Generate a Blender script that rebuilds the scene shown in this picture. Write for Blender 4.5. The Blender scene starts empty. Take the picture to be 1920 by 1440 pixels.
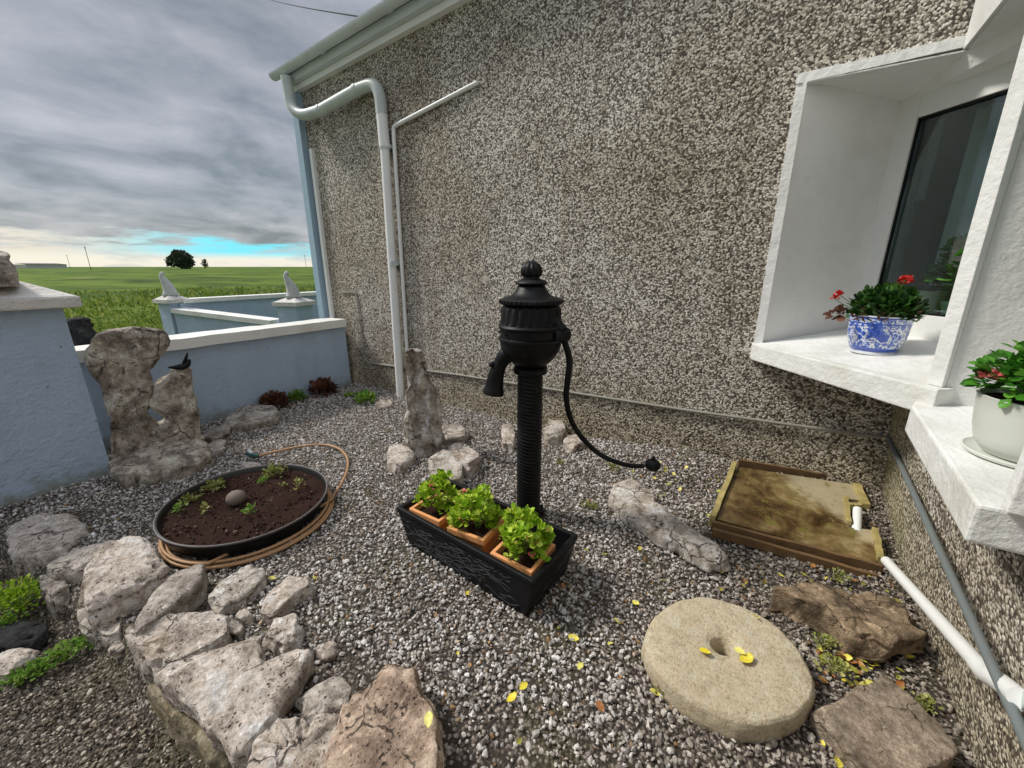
import bpy, bmesh, math, random
import numpy as np
from mathutils import Vector, Matrix

# ------------------------------------------------------------------ camera
S = bpy.context.scene
F = 760.0; H = 1.45; PITCH = math.atan(220/F); YAW = math.radians(33.4)
cam = bpy.data.cameras.new('camera'); camo = bpy.data.objects.new('camera', cam)
S.collection.objects.link(camo); S.camera = camo
cam.sensor_fit = 'HORIZONTAL'; cam.sensor_width = 36; cam.lens = 36*F/1920
cam.clip_start = 0.02; cam.clip_end = 6000
camo.location = (0, 0, H); camo.rotation_euler = (math.pi/2-PITCH, 0, YAW)
# ------------------------------------------------------------------ world, sun, exposure
SUN_EL = math.radians(46); SUN_AZ = math.radians(-108)     # azimuth from +Y, clockwise seen from above
W = bpy.data.worlds.new('World'); S.world = W; W.use_nodes = True
def build_sky():
    nt = W.node_tree; nt.nodes.clear(); N = nt.nodes.new; L = nt.links.new
    out = N('ShaderNodeOutputWorld'); bg = N('ShaderNodeBackground'); L(bg.outputs[0], out.inputs[0])
    bg.inputs[1].default_value = 0.1
    sky = N('ShaderNodeTexSky'); sky.sky_type = 'NISHITA'; sky.sun_disc = False
    sky.sun_elevation = SUN_EL; sky.sun_rotation = SUN_AZ
    tc = N('ShaderNodeTexCoord')
    sep = N('ShaderNodeSeparateXYZ'); L(tc.outputs['Generated'], sep.inputs[0])
    def m(op, a, b=None, c=None, clamp=False):
        n = N('ShaderNodeMath'); n.operation = op; n.use_clamp = clamp
        for i, v in enumerate((a, b, c)):
            if v is None: continue
            if isinstance(v, (int, float)): n.inputs[i].default_value = v
            else: L(v, n.inputs[i])
        return n.outputs[0]
    z = m('MAXIMUM', sep.outputs[2], 0.0)
    den = m('ADD', z, 0.20)
    px = m('DIVIDE', sep.outputs[0], den); py = m('DIVIDE', sep.outputs[1], den)
    comb = N('ShaderNodeCombineXYZ'); L(px, comb.inputs[0]); L(py, comb.inputs[1])
    mp = N('ShaderNodeMapping'); L(comb.outputs[0], mp.inputs[0]); mp.inputs['Rotation'].default_value = (0, 0, math.radians(25)); mp.inputs['Scale'].default_value = (1.25, 1.0, 1)
    n1 = N('ShaderNodeTexNoise'); L(mp.outputs[0], n1.inputs[0]); n1.inputs['Scale'].default_value = 1.7; n1.inputs['Detail'].default_value = 9; n1.inputs['Roughness'].default_value = .56; n1.inputs['Distortion'].default_value = .25
    r1 = N('ShaderNodeValToRGB'); L(n1.outputs[0], r1.inputs[0])
    e = r1.color_ramp.elements
    e[0].position = .34; e[0].color = (.72, .85, .95, 1)
    e[1].position = .66; e[1].color = (2.15, 2.13, 2.27, 1)
    x = e.new(.48); x.color = (1.36, 1.45, 1.60, 1)
    # thin clear strip low over the fields: pale at left, turquoise at right
    el = m('ARCSINE', sep.outputs[2])
    n2 = N('ShaderNodeTexNoise'); mp2 = N('ShaderNodeMapping'); L(tc.outputs['Generated'], mp2.inputs[0]); mp2.inputs['Scale'].default_value = (5, 5, 34)
    L(mp2.outputs[0], n2.inputs[0]); n2.inputs['Scale'].default_value = 1.3; n2.inputs['Detail'].default_value = 6; n2.inputs['Roughness'].default_value = .6
    azr = m('ADD', m('MULTIPLY', sep.outputs[1], 1.0), 0.0)     # grows from left to right in the north-west
    edge = m('ADD', m('MULTIPLY', m('SUBTRACT', n2.outputs[0], .5), .10), .050)
    gap = N('ShaderNodeMapRange'); gap.interpolation_type = 'SMOOTHSTEP'
    L(m('SUBTRACT', edge, el), gap.inputs[0]); gap.inputs[1].default_value = -.006; gap.inputs[2].default_value = .012
    az = N('ShaderNodeMapRange'); az.interpolation_type = 'SMOOTHSTEP'; L(azr, az.inputs[0]); az.inputs[1].default_value = .14; az.inputs[2].default_value = .40
    low = N('ShaderNodeMapRange'); low.interpolation_type = 'SMOOTHSTEP'; L(el, low.inputs[0]); low.inputs[1].default_value = .012; low.inputs[2].default_value = .03
    mixc = N('ShaderNodeMix'); mixc.data_type = 'RGBA'; L(az.outputs[0], mixc.inputs[0])
    mixc.inputs[6].default_value = (3.3, 3.1, 2.75, 1); mixc.inputs[7].default_value = (.60, 3.6, 4.4, 1)
    mixl = N('ShaderNodeMix'); mixl.data_type = 'RGBA'; L(low.outputs[0], mixl.inputs[0])
    mixl.inputs[6].default_value = (3.9, 3.75, 3.25, 1); L(mixc.outputs[2], mixl.inputs[7])
    # small dark clouds inside the strip
    n3 = N('ShaderNodeTexNoise'); mp3 = N('ShaderNodeMapping'); L(tc.outputs['Generated'], mp3.inputs[0]); mp3.inputs['Scale'].default_value = (9, 9, 48)
    L(mp3.outputs[0], n3.inputs[0]); n3.inputs['Scale'].default_value = 1.0; n3.inputs['Detail'].default_value = 5
    pc = N('ShaderNodeMapRange'); L(n3.outputs[0], pc.inputs[0]); pc.inputs[1].default_value = .52; pc.inputs[2].default_value = .66
    mixd = N('ShaderNodeMix'); mixd.data_type = 'RGBA'; L(m('MULTIPLY', pc.outputs[0], .75), mixd.inputs[0]); L(mixl.outputs[2], mixd.inputs[6]); mixd.inputs[7].default_value = (2.0, 2.4, 2.6, 1)
    # streaky lighter grey towards the strip
    mix1 = N('ShaderNodeMix'); mix1.data_type = 'RGBA'; L(gap.outputs[0], mix1.inputs[0]); L(r1.outputs[0], mix1.inputs[6]); L(mixd.outputs[2], mix1.inputs[7])
    mix2 = N('ShaderNodeMix'); mix2.data_type = 'RGBA'; mix2.inputs[0].default_value = .93; L(sky.outputs[0], mix2.inputs[6]); L(mix1.outputs[2], mix2.inputs[7])
    # an overcast sky is brighter overhead than low down
    zen = N('ShaderNodeMapRange'); L(sep.outputs[2], zen.inputs[0]); zen.inputs[1].default_value = .42; zen.inputs[2].default_value = 1.0; zen.inputs[3].default_value = 1.0; zen.inputs[4].default_value = 3.0
    mz = N('ShaderNodeVectorMath'); mz.operation = 'SCALE'; L(mix2.outputs[2], mz.inputs[0]); L(zen.outputs[0], mz.inputs['Scale'])
    L(mz.outputs[0], bg.inputs[0])
build_sky()
sl = bpy.data.lights.new('sun', 'SUN'); so = bpy.data.objects.new('sun', sl); S.collection.objects.link(so)
sl.energy = 1.5; sl.angle = math.radians(10); sl.color = (1, .96, .88)
sd = Vector((math.sin(SUN_AZ)*math.cos(SUN_EL), math.cos(SUN_AZ)*math.cos(SUN_EL), math.sin(SUN_EL)))
so.rotation_euler = (-sd).to_track_quat('-Z', 'Y').to_euler(); so.location = (-3, -3, 6)
S.view_settings.view_transform = 'Standard'; S.view_settings.look = 'None'; S.view_settings.gamma = 1
S.view_settings.exposure = 1.2
S.render.engine = 'CYCLES'

# ------------------------------------------------------------------ survey helpers: where a sight line meets a surface
fw = np.array([-math.sin(YAW)*math.cos(PITCH), math.cos(YAW)*math.cos(PITCH), -math.sin(PITCH)])
rt = np.array([math.cos(YAW), math.sin(YAW), 0]); upv = np.cross(rt, fw); CC = np.array([0, 0, H])
def ray(x, y): return fw*F+rt*(x-960)-upv*(y-720)
def G(x, y, z=0.0):
    d = ray(x, y); return CC+d*((z-H)/d[2])
def PY(x, y, Y):
    d = ray(x, y); return CC+d*(Y/d[1])
def VP(x, y, Q):
    Q = np.array(Q[:2], float); n = Q/np.linalg.norm(Q); d = ray(x, y); return CC+d*((Q@n)/(d[:2]@n))

# ------------------------------------------------------------------ numpy noise
def _h(ix, iy, iz, s):
    h = (ix*374761393+iy*668265263+iz*2147483647 % 4294967291+s*1274126177).astype(np.int64) & 0xffffffff
    h = ((h ^ (h >> 13))*1274126177) & 0xffffffff
    h = ((h ^ (h >> 15))*2246822519) & 0xffffffff
    return ((h ^ (h >> 16)) & 0xffffff)/float(0xffffff)
def vnoise(p, s=0):
    p = np.asarray(p, float); i = np.floor(p).astype(np.int64); f = p-i; f = f*f*(3-2*f)
    r = 0
    for a in (0, 1):
        for b in (0, 1):
            for c in (0, 1):
                w = (f[:, 0] if a else 1-f[:, 0])*(f[:, 1] if b else 1-f[:, 1])*(f[:, 2] if c else 1-f[:, 2])
                r = r+w*_h(i[:, 0]+a, i[:, 1]+b, (i[:, 2]+c)*7919, s)
    return r*2-1
def fbm(p, s=0, o=4):
    r = 0; a = 1.0; t = 0; p = np.asarray(p, float)
    for k in range(o):
        r = r+a*vnoise(p*2**k+k*17.3, s+k); t += a; a *= .5
    return r/t

# ------------------------------------------------------------------ materials
def new_mat(name):
    m = bpy.data.materials.new(name); m.use_nodes = True; nt = m.node_tree
    b = nt.nodes['Principled BSDF']; return m, nt, b
def setc(b, c, rough=.7, metal=0, spec=.5):
    b.inputs['Base Color'].default_value = (*c, 1); b.inputs['Roughness'].default_value = rough
    b.inputs['Metallic'].default_value = metal; b.inputs['Specular IOR Level'].default_value = spec
def ramp(nt, fac, stops, interp='LINEAR'):
    r = nt.nodes.new('ShaderNodeValToRGB'); nt.links.new(fac, r.inputs[0]); e = r.color_ramp.elements; r.color_ramp.interpolation = interp
    e[0].position, e[0].color = stops[0][0], (*stops[0][1], 1); e[1].position, e[1].color = stops[-1][0], (*stops[-1][1], 1)
    for p, c in stops[1:-1]:
        x = e.new(p); x.color = (*c, 1)
    return r.outputs[0]
def coords(nt, world=False, scale=None):
    if world:
        g = nt.nodes.new('ShaderNodeNewGeometry'); o = g.outputs['Position']
    else:
        t = nt.nodes.new('ShaderNodeTexCoord'); o = t.outputs['Object']
    if scale:
        mp = nt.nodes.new('ShaderNodeMapping'); nt.links.new(o, mp.inputs[0]); mp.inputs['Scale'].default_value = scale; o = mp.outputs[0]
    return o
def noise(nt, co, sc, det=4, rough=.55, dist=0):
    n = nt.nodes.new('ShaderNodeTexNoise'); nt.links.new(co, n.inputs[0]); n.inputs['Scale'].default_value = sc
    n.inputs['Detail'].default_value = det; n.inputs['Roughness'].default_value = rough; n.inputs['Distortion'].default_value = dist; return n.outputs[0]
def voro(nt, co, sc, feat='F1', out='Distance', rnd=1):
    n = nt.nodes.new('ShaderNodeTexVoronoi'); n.feature = feat; nt.links.new(co, n.inputs[0]); n.inputs['Scale'].default_value = sc; n.inputs['Randomness'].default_value = rnd
    return n.outputs[out]
def mx(nt, f, a, b, mode='MIX'):
    n = nt.nodes.new('ShaderNodeMix'); n.data_type = 'RGBA'; n.blend_type = mode
    for i, v in ((0, f), (6, a), (7, b)):
        if isinstance(v, (int, float)): n.inputs[i].default_value = v
        elif isinstance(v, tuple): n.inputs[i].default_value = (*v, 1)
        else: nt.links.new(v, n.inputs[i])
    return n.outputs[2]
def mr(nt, v, a, b, c=0., d=1., smooth=False):
    n = nt.nodes.new('ShaderNodeMapRange'); nt.links.new(v, n.inputs[0])
    if smooth: n.interpolation_type = 'SMOOTHSTEP'
    for i, q in enumerate((a, b, c, d)): n.inputs[i+1].default_value = q
    return n.outputs[0]
def mth(nt, op, a, b=0.):
    n = nt.nodes.new('ShaderNodeMath'); n.operation = op
    for i, v in ((0, a), (1, b)):
        if isinstance(v, (int, float)): n.inputs[i].default_value = v
        else: nt.links.new(v, n.inputs[i])
    return n.outputs[0]
def bump(nt, b, hgt, st=.5, dist=.01):
    n = nt.nodes.new('ShaderNodeBump'); nt.links.new(hgt, n.inputs['Height']); n.inputs['Strength'].default_value = st; n.inputs['Distance'].default_value = dist
    nt.links.new(n.outputs[0], b.inputs['Normal']); return n
def lnk(nt, o, b, s): nt.links.new(o, b.inputs[s])

def mat_pebbledash(name, green=0.0, tint=(1, 1, 1)):
    m, nt, b = new_mat(name); co = coords(nt, True)
    big = noise(nt, co, 1.1, 5, .6); mid = noise(nt, co, 5, 3)
    # jitter coordinates for angular chips
    nz = nt.nodes.new('ShaderNodeTexNoise'); nt.links.new(co, nz.inputs[0]); nz.inputs['Scale'].default_value = 55
    j = nt.nodes.new('ShaderNodeVectorMath'); j.operation = 'MULTIPLY_ADD'; nt.links.new(nz.outputs['Color'], j.inputs[0]); j.inputs[1].default_value = (.011, .011, .011); nt.links.new(co, j.inputs[2])
    co2 = j.outputs[0]
    cell = voro(nt, co2, 90, 'F1', 'Color'); dst = voro(nt, co2, 90, 'F1', 'Distance')
    sp = nt.nodes.new('ShaderNodeSeparateColor'); nt.links.new(cell, sp.inputs[0])
    stone = ramp(nt, sp.outputs[0], [(0, (.065, .057, .05)), (.2, (.16, .14, .12)), (.38, (.33, .30, .265)), (.58, (.54, .50, .45)), (.78, (.78, .74, .68)), (1, (.90, .88, .85))])
    gap = mr(nt, dst, .50, .80, 0, .9, True)
    c = mx(nt, gap, stone, (.085, .072, .06))
    stain = mr(nt, big, .35, .7, 0, 1, True)
    c = mx(nt, mth(nt, 'MULTIPLY', stain, .55), c, mx(nt, 1.0, c, (.62, .56, .46), 'MULTIPLY'))
    c = mx(nt, 1.0, c, (1.0, .985, .94), 'MULTIPLY')
    stk = noise(nt, coords(nt, True, (6, 6, .5)), 1.0, 5, .65)
    c = mx(nt, mth(nt, 'MULTIPLY', mr(nt, stk, .48, .68, 0, 1, True), .45), c, mx(nt, 1.0, c, (.66, .62, .55), 'MULTIPLY'))
    # algae and splashed dirt near the foot of the wall
    spz = nt.nodes.new('ShaderNodeSeparateXYZ'); nt.links.new(co, spz.inputs[0])
    foot = mr(nt, mth(nt, 'ADD', spz.outputs[2], mth(nt, 'MULTIPLY', mth(nt, 'SUBTRACT', mid, .5), .5)), .62, .05, 0, 1, True)
    c = mx(nt, mth(nt, 'MULTIPLY', foot, .55), c, mx(nt, 1.0, c, (.62, .56, .38), 'MULTIPLY'))
    if green:
        gz = mr(nt, spz.outputs[1], 2.1, 3.0, 0, 1, True)
        gm = mth(nt, 'MULTIPLY', gz, mr(nt, mid, .35, .6, .3, green, True))
        c = mx(nt, gm, c, mx(nt, .55, c, (.20, .19, .05)))
    lnk(nt, c, b, 'Base Color'); b.inputs['Roughness'].default_value = .85; b.inputs['Specular IOR Level'].default_value = .3
    h = mth(nt, 'SUBTRACT', 1.0, dst); h2 = mth(nt, 'ADD', h, mth(nt, 'MULTIPLY', sp.outputs[1], .6))
    bump(nt, b, h2, .8, .006)
    return m
def mat_render(name, col, rough=.6, bs=1.0, dirt=.25, dirtc=(.35, .33, .25), sc=1.0, bd=.004, foot=0):
    m, nt, b = new_mat(name); co = coords(nt, True)
    n1 = noise(nt, co, 3*sc, 6, .6); n2 = noise(nt, co, 42*sc, 4, .6); n3 = noise(nt, co, 11*sc, 4)
    c = mx(nt, mth(nt, 'MULTIPLY', mr(nt, n1, .45, .75), dirt), tuple(col), dirtc)
    c = mx(nt, mth(nt, 'MULTIPLY', n3, .22), c, mx(nt, 1.0, c, (.72, .72, .70), 'MULTIPLY'))
    if foot:      # mud splashed up from the ground, chips in the paint
        sp = nt.nodes.new('ShaderNodeSeparateXYZ'); nt.links.new(co, sp.inputs[0])
        fz = mr(nt, mth(nt, 'ADD', sp.outputs[2], mth(nt, 'MULTIPLY', mth(nt, 'SUBTRACT', noise(nt, co, 9, 6, .7), .5), .45)), .16, -.04, 0, foot, True)
        c = mx(nt, fz, c, (.20, .19, .11)); c = mx(nt, mr(nt, noise(nt, co, 28, 3, .5), .70, .73, 0, .7, True), c, (.16, .17, .17))
        c = mx(nt, mth(nt, 'MULTIPLY', mr(nt, noise(nt, coords(nt, True, (9, 9, .9)), 1, 5), .52, .7), .25), c, mx(nt, 1., c, (.7, .72, .66), 'MULTIPLY'))
    lnk(nt, c, b, 'Base Color'); b.inputs['Roughness'].default_value = rough; b.inputs['Specular IOR Level'].default_value = .35
    bump(nt, b, mth(nt, 'ADD', n2, mth(nt, 'MULTIPLY', n3, 1.5)), bs, bd); return m
def mat_rock(name, a, bcol, dark=(.035, .03, .026), pit=.9, sc=1.0, moss=None, soft=0.0):
    m, nt, b = new_mat(name); t = nt.nodes.new('ShaderNodeTexCoord'); oi = nt.nodes.new('ShaderNodeObjectInfo')
    v = nt.nodes.new('ShaderNodeVectorMath'); v.operation = 'MULTIPLY_ADD'; nt.links.new(oi.outputs['Random'], v.inputs[0]); v.inputs[1].default_value = (9, 7, 5); nt.links.new(t.outputs['Object'], v.inputs[2]); co = v.outputs[0]
    n1 = noise(nt, co, 7*sc, 8, .65, .4); n2 = noise(nt, co, 36*sc, 6, .7); n3 = noise(nt, co, 120*sc, 3, .6)
    c = ramp(nt, n1, [(.32, tuple(x*.5 for x in bcol)), (.43, bcol), (.53, a), (.66, tuple(min(.85, x*1.35) for x in a))])
    c = mx(nt, mr(nt, n2, .38, .62, soft), mx(nt, 1.0, c, (.55, .53, .50), 'MULTIPLY'), c)
    c = mx(nt, mth(nt, 'MULTIPLY', mr(nt, n3, .4, .62), .5), mx(nt, 1.0, c, (.7, .68, .66), 'MULTIPLY'), c)
    nz = nt.nodes.new('ShaderNodeTexNoise'); nt.links.new(co, nz.inputs[0]); nz.inputs['Scale'].default_value = 22
    j = nt.nodes.new('ShaderNodeVectorMath'); j.operation = 'MULTIPLY_ADD'; nt.links.new(nz.outputs['Color'], j.inputs[0]); j.inputs[1].default_value = (.05, .05, .05); nt.links.new(co, j.inputs[2])
    pd = voro(nt, j.outputs[0], 30*sc); pd2 = voro(nt, j.outputs[0], 71*sc)
    pm = mth(nt, 'MULTIPLY', mr(nt, pd, .24, .10, 0, 1, True), mr(nt, noise(nt, co, 11, 4, .6), .50, .58, 0, 1, True)); pm = mth(nt, 'MAXIMUM', pm, mth(nt, 'MULTIPLY', mth(nt, 'MULTIPLY', mr(nt, pd2, .26, .16, 0, 1, True), mr(nt, n1, .54, .48, 0, 1, True)), .8))
    c = mx(nt, mth(nt, 'MULTIPLY', pm, pit), c, dark)
    ck = mr(nt, voro(nt, j.outputs[0], 6.5*sc, 'DISTANCE_TO_EDGE'), .028, .004, 0, 1, True); ck = mth(nt, 'MULTIPLY', ck, mr(nt, noise(nt, co, 4, 4), .50, .56, 0, 1, True))
    ck = mth(nt, 'MULTIPLY', ck, 0.0 if soft else 1.0)
    c = mx(nt, mth(nt, 'MULTIPLY', ck, .8*min(1, pit+.2)), c, dark)
    lic = mr(nt, noise(nt, co, 15, 7, .7), .60, .66, 0, .65, True); c = mx(nt, lic, c, (min(.88, a[0]*1.2+.06), min(.86, a[1]*1.2+.05), min(.84, a[2]*1.2+.02)))
    drt = mr(nt, noise(nt, co, 3.2, 6, .65), .55, .68, 0, .6, True); c = mx(nt, drt, c, mx(nt, 1., c, (.60, .50, .40), 'MULTIPLY'))
    if moss:
        g = nt.nodes.new('ShaderNodeNewGeometry')
        mm = mr(nt, noise(nt, co, 5, 5), .5, .62, 0, .6, True); c = mx(nt, mm, c, moss)
    if soft: c = mx(nt, .35, c, a); c = mx(nt, mr(nt, noise(nt, co, 90, 3, .7), .56, .62, 0, .6), c, (.34, .27, .16))
    lnk(nt, c, b, 'Base Color'); b.inputs['Roughness'].default_value = .9; b.inputs['Specular IOR Level'].default_value = .2
    h = mth(nt, 'SUBTRACT', mth(nt, 'ADD', mth(nt, 'MULTIPLY', n2, 1.0), mth(nt, 'MULTIPLY', n3, .45)), mth(nt, 'ADD', mth(nt, 'MULTIPLY', pm, .9*pit), mth(nt, 'MULTIPLY', ck, .8)))
    bump(nt, b, h, .9, .012); return m
def mat_island(name, stops, rough=.8, bscale=0, spec=.3, trans=0, world_tint=None):
    m, nt, b = new_mat(name); g = nt.nodes.new('ShaderNodeNewGeometry')
    c = ramp(nt, g.outputs['Random Per Island'], stops)
    if world_tint: c = world_tint(nt, c)
    if bscale:
        co = coords(nt, True); n = noise(nt, co, bscale, 4); c = mx(nt, mr(nt, n, .35, .65), mx(nt, 1.0, c, (.6, .6, .6), 'MULTIPLY'), c); bump(nt, b, n, .6, .003)
    lnk(nt, c, b, 'Base Color'); b.inputs['Roughness'].default_value = rough; b.inputs['Specular IOR Level'].default_value = spec
    if trans:
        tr = nt.nodes.new('ShaderNodeBsdfTranslucent'); nt.links.new(c, tr.inputs[0]); mxs = nt.nodes.new('ShaderNodeMixShader'); mxs.inputs[0].default_value = trans
        o = nt.nodes['Material Output']; nt.links.new(b.outputs[0], mxs.inputs[1]); nt.links.new(tr.outputs[0], mxs.inputs[2]); nt.links.new(mxs.outputs[0], o.inputs[0])
    return m
def mat_simple(name, col, rough=.6, metal=0, spec=.5, var=.25, sc=14, bs=0, bsc=60, bd=.002):
    m, nt, b = new_mat(name); co = coords(nt)
    n = noise(nt, co, sc, 5, .6)
    c = mx(nt, mth(nt, 'MULTIPLY', mr(nt, n, .35, .7), var), tuple(col), tuple(x*.45 for x in col))
    lnk(nt, c, b, 'Base Color'); b.inputs['Roughness'].default_value = rough; b.inputs['Metallic'].default_value = metal; b.inputs['Specular IOR Level'].default_value = spec
    if bs: bump(nt, b, noise(nt, co, bsc, 4), bs, bd)
    return m
M = {}
M['dash'] = mat_pebbledash('pebbledash'); M['dash_return'] = mat_pebbledash('pebbledash_algae', .8)
M['white'] = mat_render('white_masonry_paint', (.80, .795, .775), .55, 1.0, .32, (.45, .43, .36))
M['white_sill'] = mat_render('white_sill_paint', (.82, .82, .80), .5, 1.2, .55, (.42, .40, .30))
M['blue'] = mat_render('blue_grey_wall_paint', (.42, .525, .66), .6, 1.0, .3, (.27, .33, .38), bd=.007, foot=.75)
M['blue_trim'] = mat_simple('blue_grey_gloss_trim', (.34, .47, .58), .4, var=.15)
M['coping'] = mat_render('white_coping_paint', (.82, .81, .77), .65, 1.0, .4, (.40, .38, .28))
M['cap'] = mat_render('worn_concrete_cap', (.66, .63, .59), .85, 1.2, .5, (.30, .27, .22), bd=.008)
M['pvc'] = mat_simple('white_pvc', (.84, .85, .83), .35, var=.12, sc=5)
M['pvc_old'] = mat_simple('weathered_grey_pvc', (.55, .60, .58), .4, var=.3, sc=5)
M['gutter_mat'] = mat_simple('grey_green_gutter_pvc', (.66, .71, .74), .4, var=.3, sc=3)
M['fascia_mat'] = mat_simple('pale_fascia_board', (.64, .70, .72), .45, var=.25, sc=3)
M['conduit'] = mat_simple('grey_conduit', (.16, .18, .18), .5, var=.2)
M['conduit_dull'] = mat_simple('dull_stained_conduit', (.27, .26, .22), .7, var=.3)
M['slate'] = mat_simple('dark_slate', (.06, .06, .065), .6, var=.3, bs=.6)
M['iron'] = mat_simple('black_painted_iron', (.0035, .0035, .0042), .46, .0, .22, .3, 20, .45, 150)
def wear(m):
    nt = m.node_tree; b = nt.nodes['Principled BSDF']; old = b.inputs['Base Color'].links[0].from_socket; co = coords(nt)
    msk = mth(nt, 'MULTIPLY', mr(nt, noise(nt, co, 26, 6, .7), .60, .68, 0, 1, True), .55); c = mx(nt, msk, old, (.06, .032, .018)); c = mx(nt, mr(nt, noise(nt, co, 9, 4), .5, .7, 0, .5), c, (.022, .023, .027)); nt.links.new(c, b.inputs['Base Color'])
wear(M['iron'])
M['plastic_black'] = mat_simple('black_moulded_plastic', (.0045, .005, .0065), .5, 0, .28, .3, 12, .6, 60)
M['plastic_scuff'] = mat_simple('scuffed_relief_edge', (.028, .029, .034), .5, 0, .35, .3, 12)
M['terracotta'] = mat_simple('terracotta_plastic', (.80, .36, .14), .55, var=.2, sc=30)
M['rock_pale'] = mat_rock('pale_pinkish_limestone', (.84, .75, .67), (.62, .54, .47))
M['rock_warm'] = mat_rock('warm_pink_limestone', (.68, .52, .41), (.43, .32, .25))
M['rock_grey'] = mat_rock('grey_limestone', (.64, .58, .52), (.42, .375, .33))
M['rock_stand'] = mat_rock('lichened_standing_limestone', (.70, .62, .53), (.34, .295, .25), pit=.8, sc=.8)
M['rock_brown'] = mat_rock('brown_weathered_stone', (.44, .33, .22), (.22, .165, .11), pit=.3)
M['rock_slab'] = mat_rock('brown_grey_flagstone', (.50, .41, .32), (.37, .30, .23), pit=.15, sc=1.4)
M['rock_dark'] = mat_rock('dark_slaty_stone', (.055, .058, .062), (.03, .03, .033), pit=.2)
M['rock_white'] = mat_rock('whitish_limestone', (.83, .77, .70), (.62, .55, .48), pit=.9)
M['rock_olive'] = mat_rock('algae_stained_limestone', (.42, .37, .27), (.28, .24, .16), pit=.3, moss=(.16, .14, .05))
M['millstone_mat'] = mat_rock('speckled_millstone', (.88, .76, .54), (.78, .65, .44), pit=.15, sc=3.2, soft=.5)
M['soil'] = mat_simple('dark_red_brown_soil', (.035, .017, .012), .95, 0, .1, .5, 60, 1, 90, .01)
M['hose'] = mat_simple('tan_rubber_hose', (.42, .235, .11), .5, var=.25)
M['wood'] = mat_simple('weathered_yellowish_wood', (.46, .37, .14), .6, var=.8, sc=18, bs=.5)
M['wood_brown'] = mat_simple('rotting_brown_wood', (.20, .115, .05), .65, var=.7, sc=16, bs=.6)
M['leaf_bright'] = mat_island('bright_leaf', [(0, (.10, .20, .012)), (.35, (.27, .46, .02)), (.75, (.50, .68, .05)), (.95, (.68, .78, .15)), (1, (.62, .42, .10))], .45, trans=.3)
M['leaf_dark'] = mat_island('geranium_leaf', [(0, (.010, .035, .008)), (.5, (.030, .10, .014)), (.9, (.07, .17, .03)), (1, (.10, .06, .03))], .5, trans=.2)
M['leaf_mid'] = mat_island('broad_leaf', [(0, (.03, .11, .012)), (.5, (.07, .27, .025)), (1, (.18, .42, .05))], .4, trans=.25)
M['leaf_yellow'] = mat_island('yellow_leaf', [(0, (.52, .44, .03)), (.5, (.66, .58, .05)), (1, (.72, .66, .22))], .5, trans=.3)
M['leaf_brown'] = mat_island('dead_leaf', [(0, (.05, .02, .012)), (.5, (.11, .042, .025)), (1, (.20, .09, .05))], .8, trans=.1)
M['weed'] = mat_island('weed_leaf', [(0, (.08, .18, .02)), (.5, (.17, .32, .04)), (1, (.36, .46, .12))], .6, trans=.3)
M['weed_dry'] = mat_island('dry_weed', [(0, (.13, .15, .03)), (.5, (.28, .30, .08)), (1, (.45, .42, .17))], .7, trans=.2)
M['crumb'] = mat_island('soil_crumbs', [(0, (.02, .010, .007)), (.8, (.06, .030, .022)), (1, (.16, .10, .075))], .95)
M['flower_red'] = mat_island('red_petal', [(0, (.45, .01, .01)), (1, (.75, .05, .04))], .5, trans=.2)
M['flower_pink'] = mat_island('pink_petal', [(0, (.55, .10, .10)), (1, (.80, .25, .24))], .5, trans=.2)
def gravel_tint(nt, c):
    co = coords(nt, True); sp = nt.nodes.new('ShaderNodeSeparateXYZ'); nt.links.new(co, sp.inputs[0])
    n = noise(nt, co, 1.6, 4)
    k = mr(nt, mth(nt, 'ADD', sp.outputs[0], mth(nt, 'MULTIPLY', n, 1.6)), .1, 1.2, 0, .62, True)   # stones tinted darker and browner towards the right hand wall
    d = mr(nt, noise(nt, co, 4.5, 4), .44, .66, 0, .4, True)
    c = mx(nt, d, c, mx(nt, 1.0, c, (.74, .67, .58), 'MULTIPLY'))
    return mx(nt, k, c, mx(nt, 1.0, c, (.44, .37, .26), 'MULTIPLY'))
GS = [(0, (.14, .12, .11)), (.12, (.30, .265, .245)), (.38, (.53, .49, .455)), (.70, (.69, .65, .615)), (.9, (.80, .77, .74)), (.955, (.86, .84, .82)), (.97, (.40, .25, .12)), (1, (.30, .17, .08))]
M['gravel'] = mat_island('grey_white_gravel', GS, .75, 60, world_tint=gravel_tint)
M['grit'] = mat_island('dark_fine_grit', [(0, (.03, .024, .017)), (.45, (.095, .075, .052)), (.8, (.22, .18, .13)), (1, (.50, .45, .38))], .8)
def mat_ground():
    m, nt, b = new_mat('dirty_gravel_bed'); co = coords(nt, True)
    cell = voro(nt, co, 75, 'F1', 'Color'); d = voro(nt, co, 75); sp = nt.nodes.new('ShaderNodeSeparateColor'); nt.links.new(cell, sp.inputs[0])
    c = ramp(nt, sp.outputs[0], [(0, (.05, .038, .028)), (.5, (.15, .12, .095)), (1, (.38, .33, .28))])
    c = mx(nt, mr(nt, d, .4, .6), c, (.035, .027, .02))
    c = mx(nt, mth(nt, 'MULTIPLY', mr(nt, noise(nt, co, 3, 5), .5, .62), .5), c, (.055, .05, .015))
    lnk(nt, c, b, 'Base Color'); b.inputs['Roughness'].default_value = .95; bump(nt, b, mth(nt, 'SUBTRACT', 1., d), 1, .01); return m
M['ground'] = mat_ground()
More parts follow.
